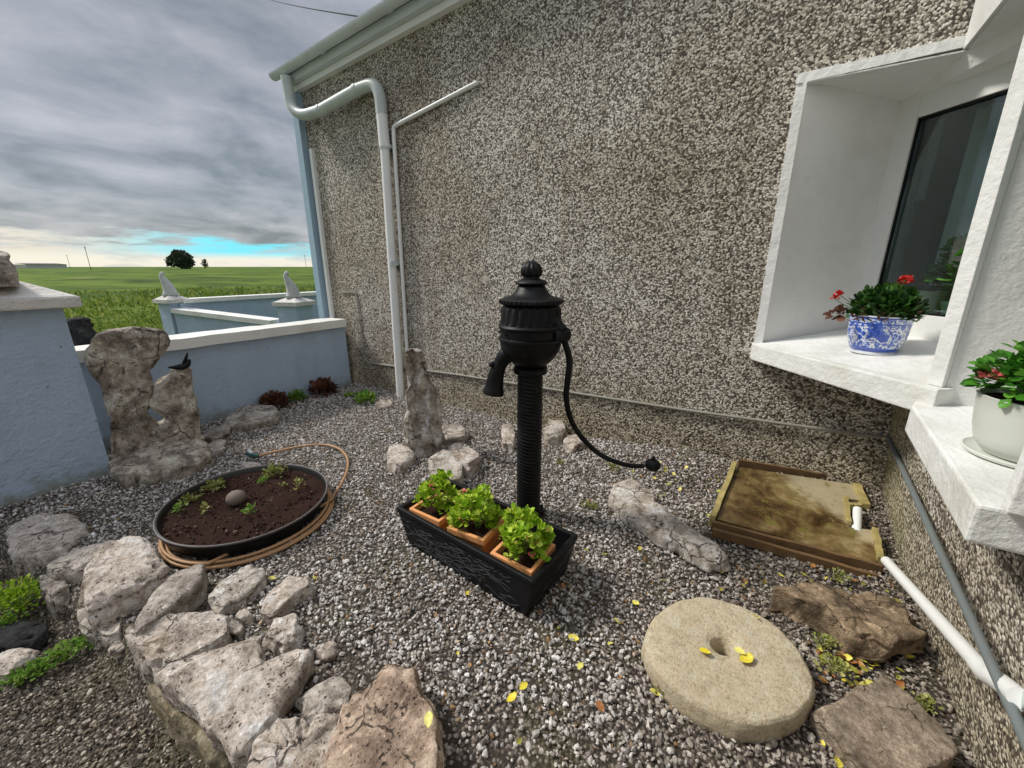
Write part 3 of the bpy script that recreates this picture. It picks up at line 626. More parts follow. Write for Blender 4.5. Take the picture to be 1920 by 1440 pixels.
# corner window: frame, pane
ud = Vector((.65, -.76, 0)).normalized(); nd = Vector((.76, .65, 0)).normalized()
R_ = Matrix((ud, nd, Vector((0, 0, 1)))).transposed(); o0 = (.405, 3.405, 0)
win = hp(MB().box((-.07, 0, 1.04), (.075, .06, 2.36), R_, o0).box((.0755, .001, 2.235), (1.30, .059, 2.36), R_, o0).box((.0755, .001, 1.04), (1.30, .059, 1.195), R_, o0).box((.62, .002, 1.196), (.67, .058, 2.234), R_, o0).box((1.301, 0, 1.04), (1.40, .06, 2.36), R_, o0), 'window', 'upvc', bevel=.004)
hp(MB().box((.08, .028, 1.197), (.619, .034, 2.233), R_, o0), 'pane', 'glass', win); hp(MB().box((.671, .028, 1.197), (1.299, .034, 2.233), R_, o0), 'pane', 'glass', win)
for ua, ub in ((.075, .62), (.67, 1.30)):
    hp(MB().box((ua+.001, .012, 1.1965), (ua+.010, .027, 2.2335), R_, o0).box((ub-.010, .012, 1.1965), (ub-.001, .027, 2.2335), R_, o0).box((ua+.0101, .012, 1.1966), (ub-.0101, .027, 1.206), R_, o0).box((ua+.0101, .012, 2.224), (ub-.0101, .027, 2.2334), R_, o0), 'seal', 'plastic_black', win)
w2 = hp(MB().box((1.20, 1.362, .95), (1.26, 1.44, 2.42)).box((1.20, 2.22, .95), (1.26, 2.305, 2.42)).box((1.201, 1.441, .95), (1.259, 2.219, 1.05)).box((1.201, 1.441, 2.3), (1.259, 2.219, 2.42)), 'window', 'upvc')
hp(MB().box((1.227, 1.442, 1.051), (1.233, 2.218, 2.299)), 'pane', 'glass', w2)
# room behind the corner window
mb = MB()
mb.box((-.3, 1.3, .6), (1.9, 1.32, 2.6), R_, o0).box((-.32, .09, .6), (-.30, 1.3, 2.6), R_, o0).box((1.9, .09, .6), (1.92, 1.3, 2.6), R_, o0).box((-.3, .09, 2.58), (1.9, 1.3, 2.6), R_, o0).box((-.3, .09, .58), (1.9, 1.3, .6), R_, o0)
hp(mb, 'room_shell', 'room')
hp(MB().box((-.28, .062, 1.10), (1.35, .32, 1.175), R_, o0), 'inner_sill', 'white')
def curtain(u0, u1, v, z0, z1, mat, label, seed):
    n = 60; V = []; rgc = np.random.default_rng(seed); ph = rgc.random()*6
    base = R_ @ Vector((u0, v, z0))+Vector(o0)
    for k, z in enumerate((z0, (z0+z1)/2, z1)):
        for side in (0, .004):
            for i in range(n+1):
                t = i/n; p = R_ @ Vector((u0+(u1-u0)*t, v+side+.018*math.sin(t*(u1-u0)*75+ph)+.01*math.sin(t*31), z))+Vector(o0)-base; V.append(tuple(p))
    m1 = n+1; Fs = []
    for k in range(2):
        for s_ in range(2):
            a = (k*2+s_)*m1; b = ((k+1)*2+s_)*m1
            Fs += [(a+i, a+i+1, b+i+1, b+i) for i in range(n)]
    o = mesh_obj('curtain', V, Fs, mat, None, tuple(base), True); tag(o, label, 'curtain')
curtain(-.27, -.16, .40, 1.18, 2.3, 'curtain_dark', 'teal curtain bunched at the left side of the corner window', 3)
curtain(.06, .50, .40, 1.34, 2.3, 'curtain', 'pale net curtain hanging in the right half of the corner window', 4)
curtain(-.125, -.10, .38, 1.85, 2.3, 'curtain', 'narrow pale strip hanging behind the corner window glass', 5)
# eave: trim board, fascia, gutter, slates
def eave(dy0, dy1, dz0, dz1, x0=-4.98, x1=2.2):
    return MB().prism([(x0, dy0, ztl(x0)+dz0), (x0, dy1, ztl(x0)+dz0), (x0, dy1, ztl(x0)+dz1), (x0, dy0, ztl(x0)+dz1)], [(x1, dy0, ztl(x1)+dz0), (x1, dy1, ztl(x1)+dz0), (x1, dy1, ztl(x1)+dz1), (x1, dy0, ztl(x1)+dz1)])
hp(eave(3.04, 3.12, -.01, .045), 'trim_board', 'pvc')
hp(eave(2.985, 3.09, .048, .13), 'fascia', 'fascia_mat')
gp = []
for t in np.linspace(math.pi, 2*math.pi, 13): gp.append((2.925+.054*math.cos(t), .157+.054*math.sin(t)))
gp += [(2.925+.049*math.cos(t), .157+.049*math.sin(t)) for t in np.linspace(2*math.pi, math.pi, 13)]
def gsec(x): return [(x, y, ztl(x)+z) for y, z in gp]
gut = hp(MB().prism(gsec(-5.00), gsec(2.2)), 'gutter', 'gutter_mat', auto=30)
hp(MB().prism([(-5.075, 2.925+.058*math.cos(t), ztl(-5.06)+.159+.058*math.sin(t)) for t in np.linspace(math.pi, 2*math.pi, 14)], [(-5.0, 2.925+.058*math.cos(t), ztl(-5.0)+.159+.058*math.sin(t)) for t in np.linspace(math.pi, 2*math.pi, 14)]), 'gutter_end', 'gutter_mat', gut)
for gx in (-4.2, -3.2, -2.2, -1.2, -.2):
    hp(MB().prism([(gx-.02, 2.925+.059*math.cos(t), ztl(gx)+.157+.059*math.sin(t)) for t in np.linspace(math.pi, 2*math.pi, 14)], [(gx+.02, 2.925+.059*math.cos(t), ztl(gx)+.157+.059*math.sin(t)) for t in np.linspace(math.pi, 2*math.pi, 14)]), 'gutter_bracket', 'fascia_mat', gut)
hp(MB().prism([(-5.0, 2.95, ztl(-5)+.195), (2.2, 2.95, ztl(2.2)+.195), (2.2, 3.04, ztl(2.2)+.14), (-5.0, 3.04, ztl(-5)+.14)], [(-5.0, 2.96, ztl(-5)+.215), (2.2, 2.96, ztl(2.2)+.215), (2.2, 5.6, ztl(2.2)+.95), (-5.0, 5.6, ztl(-5)+.95)]), 'roof', 'slate')
chim = hp(MB().box((-3.9, 4.4, 3.9), (-3.45, 4.9, 4.75)).box((-3.95, 4.35, 4.751), (-3.4, 4.95, 4.83)), 'chimney', 'cap')
# corner board and cover strip
hp(MB().box((-4.97, 3.02, -.4), (-4.86, 3.099, 3.30)), 'corner_board', 'blue_trim', bevel=.004)
a = PY(600, 275, 3.08); hp(MB().box((-4.80, 3.06, .55), (-4.755, 3.099, a[2])), 'cover_strip', 'pvc')
hp(MB().prism([(-4.755, 3.06, .549), (-4.70, 3.06, .549), (-4.70, 3.099, .549), (-4.755, 3.099, .549)], [(-4.80, 3.06, .55), (-4.755, 3.06, .55), (-4.755, 3.099, .55), (-4.80, 3.099, .55)]), 'cover_strip', 'pvc') if False else None
hp(MB().box((-4.752, 3.03, -.15), (-4.68, 3.098, .80)), 'downpipe_foot', 'pvc')
# downpipe
q0 = PY(541, 170, 2.93); q1 = PY(548, 200, 2.935); q2 = PY(568, 215, 2.95); q3 = PY(600, 208, 2.97); q4 = PY(672, 167, 3.03); q5 = PY(700, 160, 3.04); q6 = PY(712, 180, 3.04); q7 = PY(716, 215, 3.04)
dpt = spline([q0+np.array([-.005, -.005, .13]), q0, q1, q2, q3], 8)[:-1]+spline([q3, q4], 4)[:-1]+spline([q4, q5, q6, q7], 8)
xb = PY(748, 700, 3.04)[0]; dp = MB().tube(dpt, .055, 20); dpo = hp(dp, 'downpipe', 'pvc_old', auto=60)
zt_ = q7[2]
hp(MB().tube([(q7[0], 3.04, zt_), (q7[0]+.005, 3.04, zt_-.28)], [.053, .053], 20), 'pipe_collar', 'pvc', dpo, auto=60)
hp(MB().tube([(q7[0]+.005, 3.04, zt_-.281), (xb, 3.04, -.1)], .046, 20), 'lower_pipe', 'pvc', dpo, auto=60)
for z in (1.46, zt_-.30): hp(MB().tube([(q7[0]+.005, 3.04, z), (q7[0]+.005, 3.04, z+.05)], .051, 20).box((q7[0]-.06, 3.055, z+.01), (q7[0]+.07, 3.099, z+.04)), 'pipe_clip', 'pvc_old', dpo, auto=60)
for aa, bb in ((q3, q3+(q4-q3)*.06), (q4-(q4-q3)*.06, q4)): hp(MB().tube([tuple(aa), tuple(bb)], .061, 20), 'pipe_joint', 'pvc_old', dpo, auto=60)
# thin overflow pipe
wx = PY(738, 237, 3.07); we = PY(895, 155, 3.09); wb = PY(762, 640, 3.07)
hp(MB().tube(spline([we, wx+(we-wx)*.04], 3)[:-1]+spline([wx+(we-wx)*.04, wx+[.004, 0, -.01], wx+[-.005, 0, -.06]], 6)+[(wb[0]-.01, 3.07, -.05)], .019, 12), 'overflow_pipe', 'pvc', auto=60)
# conduits
c0 = PY(690, 680, 3.09); c1 = PY(1650, 820, 3.07)
hp(MB().tube([c0, PY(860, 703, 3.09), PY(1280, 768, 3.085), c1], .0115, 8), 'conduit', 'conduit_dull', auto=60)
hp(MB().tube([PY(640, 548, 3.09), PY(668, 548, 3.09), PY(683, 668, 3.09), PY(690, 680, 3.09)], .007, 8), 'conduit', 'conduit_dull', auto=60)
k = G(1655, 797, .475); k2 = G(1920, 1380, .455)
hp(MB().tube([c1+np.array([0, .015, .01]), k, k+(k2-k)*1.5], .0125, 10), 'conduit', 'conduit', auto=60)

# ------------------------------------------------------------------ blue walls
def lumpy_box(a, b, mat, name, parent, loc, seed, res=.06, amp=.006):
    o = MB().box(a, b).obj(name, mat, parent, loc); me = o.data; bm = bmesh.new(); bm.from_mesh(me)
    for ax in range(3):
        d = b[ax]-a[ax]; k = int(d/res)
        for i in range(1, k):
            co = [0, 0, 0]; co[ax] = a[ax]+d*i/k; no = [0, 0, 0]; no[ax] = 1
            bmesh.ops.bisect_plane(bm, geom=bm.verts[:]+bm.edges[:]+bm.faces[:], plane_co=co, plane_no=no)
    bm.verts.ensure_lookup_table(); V = np.array([v.co[:] for v in bm.verts])
    D = np.column_stack([fbm((V+seed)*5, seed+k, 3) for k in range(3)])*amp
    for v, d in zip(bm.verts, D): v.co += Vector(d)
    bm.to_mesh(me); bm.free(); smooth_auto(o, 50); return o
lw = thing('garden_wall', 'low blue painted wall with white coping joining the house corner', 'wall', (-4.55, 1.8, 0))
lumpy_box((-.10, -1.15, -.45), (.10, 1.22, .745), 'blue', 'wall_face', lw, (0, 0, 0), 3, .12, .005)
lumpy_box((-.15, -1.15, .748), (.155, 1.21, .84), 'coping', 'coping', lw, (0, 0, 0), 5, .07, .007)
pl = thing('gate_pillar', 'large blue painted pillar with worn grey cap at the left', 'pillar', (-4.25, .2, 0))
V0 = [(-4.4, -.60), (-3.90, -.60), (-3.905, .62), (-4.4, .62)]
o = lumpy_box((-.15, -.80, -.5), (.35, .42, 1.195), 'blue', 'pillar_body', pl, (0, 0, 0), 7, .15, .006)
mb = MB(); b_ = [(-.23, -.88), (.43, -.88), (.43, .50), (-.23, .50)]; t_ = [(-.03, -.6), (.20, -.6), (.20, .30), (-.03, .30)]
mb.prism([(x, y, 1.197) for x, y in b_], [(x, y, 1.265) for x, y in b_]); mb.prism([(x*.99, y*.99, 1.266) for x, y in b_], [(x, y, 1.36) for x, y in t_])
hp_ = mb.obj('pillar_cap', 'cap', pl, (0, 0, 0), bevel=.01)
fb = G(-15, 530, 1.36)
stand('stone_ornament', 'rounded weathered stone ornament on top of the large blue pillar', 'ornament', (fb[0], fb[1]), [(538, -60, 38, .12), (520, -50, 36, .14), (500, -40, 30, .12), (488, -35, 18, .09), (474, -25, 22, .07), (470, -18, 12, .05)], 'rock_grey', 31, amp=.01)
# yard walls beyond
Xf = -9.65
fwall = thing('garden_wall', 'far blue wall with thin white coping at the edge of the pasture', 'wall', (Xf, 4.3, 0))
MB().box((-.10, -1.25, -.5), (.10, 2.6, .78)).obj('wall_face', 'blue', fwall); MB().box((-.15, -1.2, .783), (.15, 2.6, .86)).obj('coping', 'coping', fwall)
sw = thing('garden_wall', 'sloping blue wall with white coping between the two small piers', 'wall', (-8.5, 3.35, 0))
a0 = np.array([-9.55, 3.0]); a1 = np.array([-7.45, 3.72]); dd = (a1-a0)/np.linalg.norm(a1-a0); pn = np.array([dd[1], -dd[0]]); cc = np.array([-8.5, 3.35])
def seg(w, z0a, z1a, z0b, z1b):
    L4 = [a0-cc+pn*w, a0-cc-pn*w]; R4 = [a1-cc+pn*w, a1-cc-pn*w]
    return MB().prism([(*L4[0], z0a), (*L4[1], z0a), (*L4[1], z1a), (*L4[0], z1a)], [(*R4[0], z0b), (*R4[1], z0b), (*R4[1], z1b), (*R4[0], z1b)])
seg(.09, -.5, .62, -.5, .46).obj('wall_face', 'blue', sw); seg(.14, .623, .70, .463, .55).obj('coping', 'coping', sw)
def pier(x, y, w, top, label, rot):
    t = thing('wall_pier', label, 'pier', (x, y, 0), 'small blue piers of the far yard wall'); t.rotation_euler = (0, 0, rot)
    MB().box((-w, -w, -.5), (w, w, top-.07)).obj('pier_body', 'blue', t); mb = MB().box((-w-.05, -w-.05, top-.067), (w+.05, w+.05, top)); mb.prism([(-w-.03, -w-.03, top+.001), (w+.03, -w-.03, top+.001), (w+.03, w+.03, top+.001), (-w-.03, w+.03, top+.001)], [(-.08, -.08, top+.07), (.08, -.08, top+.07), (.08, .08, top+.07), (-.08, .08, top+.07)]); mb.obj('pier_cap', 'cap', t)
    return t
pier(-9.75, 3.0, .16, .86, 'blue pier at the left end of the far yard walls', .2)
pier(-7.25, 3.98, .2, .86, 'blue pier with grey cap where the sloping wall ends', .35)
def bird(x, y, z, s, label, mir):
    t = thing('bird_statue', label, 'statue', (x, y, z), 'pale bird statues on the far piers')
    mb = MB(); sg = -1 if mir else 1
    P3 = [(0, 0, 0), (.0, 0, .10), (.02, 0, .2), (.055, 0, .30), (.075, 0, .38), (.055, 0, .43), (.02, 0, .44)]; P3 = [(p[0]*sg*s, p[1], p[2]*s) for p in P3]
    mb.tube(spline(P3, 4), [w*s for w in np.interp(np.linspace(0, 1, 25), [0, .15, .35, .6, .75, .85, 1], [.13, .11, .085, .05, .04, .042, .012])], 10)
    o = mb.obj('body', 'bush', t, smooth=True); R = Matrix.Rotation(YAW, 4, 'Z')
    MB().prism([(-.11*sg*s, -.05*s, .02), (-.02*sg*s, -.05*s, .02), (-.02*sg*s, .05*s, .02), (-.11*sg*s, .05*s, .02)], [(-.02*sg*s, -.02*s, .25*s), (.03*sg*s, -.02*s, .25*s), (.03*sg*s, .02*s, .25*s), (-.02*sg*s, .02*s, .25*s)]).obj('wing', 'bush', t, bevel=.006)
    MB().box((-.13*s, -.11*s, 0), (.13*s, .11*s, .035*s)).obj('base', 'bush', t)
    t.rotation_euler = (0, 0, math.radians(62)+math.pi)
bird(-9.75, 3.0, .93, .92, 'pale bird statue leaning left on the leftmost small pier', False)
bird(-7.25, 3.98, .93, .95, 'pale bird statue on the pier nearer the house corner', False)
o = rock('boulder', 'dark grey rounded boulder behind the gap beside the large pillar', 'boulder', [(-5.3, .62), (-5.0, .56), (-4.85, .68), (-4.88, .90), (-5.1, .98), (-5.35, .85)], .98, -.4, 'rock_dark', 41, amp=.05, pits=0)

# ------------------------------------------------------------------ far landscape
def far(px, py, dist, z):      # a spot at a bearing and a distance
    d = ray(px, 500); d = d[:2]/np.linalg.norm(d[:2]); return (d[0]*dist, d[1]*dist, z)
def tree(px, dist, h, w, label, seed, n=700, sx=1.0):
    x, y, z = far(px, 500, dist, .2); t = thing('tree', label, 'tree', (x, y, z))
    mb = MB(); mb.tube([(0, 0, -1), (0, 0, h*.4), (.1, 0, h*.7)], [h*.04, h*.03, h*.012], 8)
    rgt = np.random.default_rng(seed)
    for i in range(7):
        a = rgt.random()*6.28; mb.tube([(0, 0, h*.3), (math.cos(a)*w*.25, math.sin(a)*w*.25, h*.55), (math.cos(a)*w*.42, math.sin(a)*w*.42, h*.75)], [h*.02, h*.012, h*.004], 6)
    mb.obj('trunk', 'bark', t)
    V = []; Fs = []
    cl = []
    for q_ in range(16):
        a_ = q_*2.4; e_ = (q_+.5)/16; rr0 = math.sqrt(1-e_**2)*.33*w; cl.append((math.cos(a_)*rr0, math.sin(a_)*rr0, h*(.10+.60*e_), w*(.15+.06*rgt.random())))
    for (cx, cy, cz, rr) in cl:
        v, f = leaves(n//16, (cx, cy, cz), (rr, rr, rr*.9), h*.12, int(rgt.integers(1e6)), shape='round', up=.2); b = len(V); V += list(v); Fs += [tuple(q+b for q in x_) for x_ in f]
    me = bpy.data.meshes.new('crown'); me.from_pydata([tuple(map(float, v)) for v in V], [], Fs); me.materials.append(M['crown']); o = bpy.data.objects.new('crown', me); S.collection.objects.link(o); o.parent = t
tree(341, 300, 11, 12, 'round dark tree alone on the pasture horizon', 3, 3200)
tree(385, 320, 7.5, 3.5, 'thin small tree right of the round dark tree on the horizon', 5, 110)
def pole(px, dist, h, label):
    t = thing('utility_pole', label, 'utility pole', far(px, 500, dist, 0)); MB().tube([(0, 0, 0), (0, 0, h)], h*.011, 6).obj('pole', 'bark', t)
    MB().box((-h*.09, -.1, h*.93), (h*.09, .1, h*.955)).obj('crossarm', 'bark', t)
pole(169, 250, 9.5, 'thin utility pole standing far off left of the round tree'); pole(131, 330, 7.5, 'short distant utility pole nearest the far flat sheds'); pole(574, 320, 9, 'distant utility pole on the horizon just left of the house corner')
def shed(px0, px1, dist, h, label):
    a = np.array(far(px0, 500, dist, 0)); b = np.array(far(px1, 500, dist*1.05, 0)); c = (a+b)/2; t = thing('farm_shed', label, 'shed', tuple(c)); d = (b-a)/2; nn = np.array([-d[1], d[0], 0]); nn = nn/np.linalg.norm(nn)*6
    q = [-d-nn, d-nn, d+nn, -d+nn]; MB().prism([(v[0], v[1], -1) for v in q], [(v[0], v[1], h*.8) for v in q]).obj('wall', 'cap', t)
    r_1 = [(-d*1.02-nn*1.1), (d*1.02-nn*1.1), (d*1.02), (-d*1.02)]; r_2 = [(-d*1.02+nn*1.1), (d*1.02+nn*1.1), (d*1.02), (-d*1.02)]
    MB().prism([(r_1[0][0], r_1[0][1], h*.8), (r_1[1][0], r_1[1][1], h*.8), (r_1[2][0], r_1[2][1], h), (r_1[3][0], r_1[3][1], h)], [(r_1[0][0], r_1[0][1], h*.83), (r_1[1][0], r_1[1][1], h*.83), (r_1[2][0], r_1[2][1], h*1.04), (r_1[3][0], r_1[3][1], h*1.04)]).obj('roof', 'slate', t)
shed(30, 108, 420, 3.6, 'long low dark farm shed far off on the left horizon')
# overhead wire running from the roof to a pole beyond the frame
wa = PY(760, 44, 4.3); wb_ = PY(470, -14, 14.0)
tag(MB().tube([tuple(wa+(wb_-wa)*t+np.array([0, 0, -.35*math.sin(math.pi*t)*.3])) for t in np.linspace(0, 1.6, 20)], .012, 6).obj('overhead_wire', 'iron'), 'thin black overhead wire crossing the sky above the gutter', 'wire')
# hedge line on the horizon
# patch of dark moss on the sloping coping
def grass():
    rgx = np.random.default_rng(12); n = 120000
    az = rgx.uniform(math.radians(-88), math.radians(-52), n); r = 6.3/np.sqrt(rgx.uniform(.018, 1.0, n)); x = r*np.sin(az); y = r*np.cos(az)
    keep = ~((x > -9.9) & (y > 2.85)); x = x[keep]; y = y[keep]; r = r[keep]; n = len(x)
    keepc = fbm(np.column_stack([x*.5, y*.5, 0*x]), 8, 3)
    h = (.03+.075*rgx.random(n))*(1+.9*np.clip(keepc, -1, 1))*np.clip(r/14, .8, 2.4); a = rgx.uniform(0, 6.28, n); w = .016*np.clip(r/7, 1, 6); lx = rgx.normal(size=n)*.35*h; ly = rgx.normal(size=n)*.35*h
    z = field_z(x, y)-.01
    V = np.stack([np.column_stack([x-np.cos(a)*w, y-np.sin(a)*w, z]), np.column_stack([x+np.cos(a)*w, y+np.sin(a)*w, z]), np.column_stack([x+lx, y+ly, z+h])], 1).reshape(-1, 3)
    me = bpy.data.meshes.new('pasture_grass'); me.vertices.add(len(V)); me.vertices.foreach_set('co', V.astype(np.float32).ravel()); me.loops.add(3*n); me.loops.foreach_set('vertex_index', np.arange(3*n, dtype=np.int32)); me.polygons.add(n); me.polygons.foreach_set('loop_start', np.arange(0, 3*n, 3, dtype=np.int32)); me.polygons.foreach_set('loop_total', np.full(n, 3, dtype=np.int32)); me.update(calc_edges=True)
    me.materials.append(M['grass']); o = bpy.data.objects.new('pasture_grass', me); S.collection.objects.link(o); tag(o, 'rough green grass of the pasture beyond the yard walls', 'grass', kind='stuff')
grass()

# ------------------------------------------------------------------ standing stones
stand('standing_stone', 'tall mushroom shaped limestone leaning beside the large blue pillar', 'standing stone', (-3.86, .80), [(900, 203, 330, .06), (840, 203, 300, .06), (800, 203, 296, .055), (779, 200, 276, .05), (758, 195, 296, .05), (727, 184, 290, .05), (700, 172, 282, .055), (680, 160, 300, .06), (662, 153, 316, .06), (645, 158, 320, .055), (630, 172, 314, .05), (614, 186, 300, .04)], 'rock_stand', 2, amp=.024)
stand('standing_stone', 'shorter notched limestone right of the mushroom shaped stone', 'standing stone', (-3.80, 1.00), [(880, 290, 380, .09), (820, 285, 380, .10), (800, 276, 378, .09), (779, 310, 376, .09), (758, 280, 372, .09), (735, 276, 366, .08), (715, 290, 362, .07), (700, 318, 360, .055), (684, 324, 354, .04)], 'rock_stand', 4, amp=.02)
rock('base_rock', 'low pitted limestone block at the foot of the two standing stones', 'rock', [G(x, y, .13) for x, y in ((208, 838), (250, 800), (320, 790), (375, 808), (382, 845), (330, 872), (250, 880), (215, 872))], .15, -.05, 'rock_pale', 6, amp=.02, pits=.02, flat=.5)
def join(objs, label):
    a = objs[0]; bm = bmesh.new(); bm.from_mesh(a.data)
    for o in objs[1:]:
        m2 = o.data.copy(); m2.transform(Matrix.Translation(o.location-a.location)); bm.from_mesh(m2); bpy.data.objects.remove(o); bpy.data.meshes.remove(m2)
    bm.to_mesh(a.data); bm.free(); a['label'] = label
sst_ = [o for o in S.collection.objects if o.name.split('.')[0] == 'standing_stone']+[o for o in S.collection.objects if o.name.split('.')[0] == 'base_rock']
join(sst_, 'broad jagged weathered limestone slab with a side notch and a hole beside the blue pillar')
# small dark bird ornament on the notched stone
bb_ = VP(340, 688, (-3.70, 1.12)); t = thing('bird_ornament', 'tiny dark metal bird perched on the right horn of the standing slab', 'ornament', tuple(bb_))
t.rotation_euler = (0, 0, math.radians(68)); t.scale = (1.7, 1.7, 1.7)
MB().tube(spline([(-.045, 0, .004), (-.01, 0, .0), (.02, 0, .005), (.035, .0, .03)], 4), list(np.interp(np.linspace(0, 1, 13), [0, .4, .8, 1], [.003, .014, .010, .004])), 8).obj('body', 'iron', t, smooth=True)
MB().prism([(-.005, 0, .0), (.02, 0, .0), (.02, .006, .0), (-.005, .006, 0)], [(.03, .0, .06), (.035, .0, .06), (.035, .005, .06), (.03, .005, .06)]).obj('wing', 'iron', t)
# rocks by the low wall
rockp('rock', 'long low grey rock lying against the low blue wall', 'rock', [(415, 792), (430, 772), (470, 757), (520, 758), (530, 772), (500, 786), (450, 798)], .07, -.06, 'rock_grey', 11, amp=.02)
rockp('rock', 'thin flat slab tilted at the right foot of the standing slab', 'rock', [(380, 815), (395, 802), (430, 798), (428, 808), (400, 822)], .06, -.01, 'rock_grey', 12, amp=.008, pits=0)
rockp('rock', 'small squat stone at the end of the long low rock', 'rock', [(385, 838), (400, 826), (425, 822), (418, 838), (398, 846)], .03, -.03, 'rock_grey', 14, amp=.008, pits=0)
# jagged pale stone in front of the downpipe
stand('standing_stone', 'jagged pale upright stone in front of the white downpipe', 'standing stone', (-2.30, 2.12), [(880, 778, 812, .06), (850, 768, 838, .08), (800, 762, 826, .07), (765, 762, 826, .06), (735, 760, 818, .06), (712, 766, 808, .05), (698, 764, 802, .035), (680, 756, 803, .05), (662, 757, 796, .045), (652, 770, 786, .03)], 'rock_white', 9, amp=.05)
PR = [('broken grey rock left of the jagged pale stone', [(725, 850), (740, 832), (768, 838), (776, 858), (745, 876), (727, 868)], .06, 'rock_pale'),
      ('white knobbly rock between the jagged stone and the leftmost potted plant', [(805, 858), (830, 838), (858, 848), (872, 880), (858, 905), (830, 912), (806, 890)], .10, 'rock_white'),
      ('flat pointed stone plate behind the leftmost potted plant', [(840, 830), (868, 826), (897, 850), (878, 874), (852, 866)], .11, 'rock_pale'),
      ('flat brown stone at the right foot of the jagged pale stone', [(822, 800), (850, 795), (880, 806), (870, 820), (830, 818)], .07, 'rock_grey'),
      ('pale lump just left of the pump column', [(940, 800), (958, 790), (968, 812), (962, 835), (944, 828)], .07, 'rock_pale'),
      ('whitest small rock just right of the pump column', [(1020, 800), (1030, 786), (1056, 788), (1062, 804), (1045, 816), (1024, 814)], .10, 'rock_white'),
      ('small beige rock below the whitest rock by the pump', [(1055, 826), (1068, 808), (1092, 812), (1096, 830), (1072, 838)], .06, 'rock_pale'),
      ('flat white oval stone beside the hose nozzle', [(450, 874), (462, 866), (485, 866), (490, 874), (470, 881)], .03, 'rock_white'),
      ('small dark stone at the foot of the downpipe', [(700, 752), (715, 745), (735, 748), (735, 760), (712, 764)], .04, 'rock_grey')]
for i, (lb, px, zt, mt) in enumerate(PR): rockp('rock', lb, 'rock', px, zt, -.04, mt, 50+i, amp=.016, nr=22, npz=60)
rockp('long_stone', 'bone shaped pale pitted stone lying right of the pump', 'rock', [(1150, 935), (1162, 905), (1178, 895), (1225, 918), (1232, 940), (1290, 980), (1330, 1005), (1360, 1035), (1352, 1048), (1325, 1045), (1265, 1010), (1200, 975), (1165, 955)], .09, -.01, 'rock_white', 71, amp=.012, pits=.012, flat=.7, npz=150)
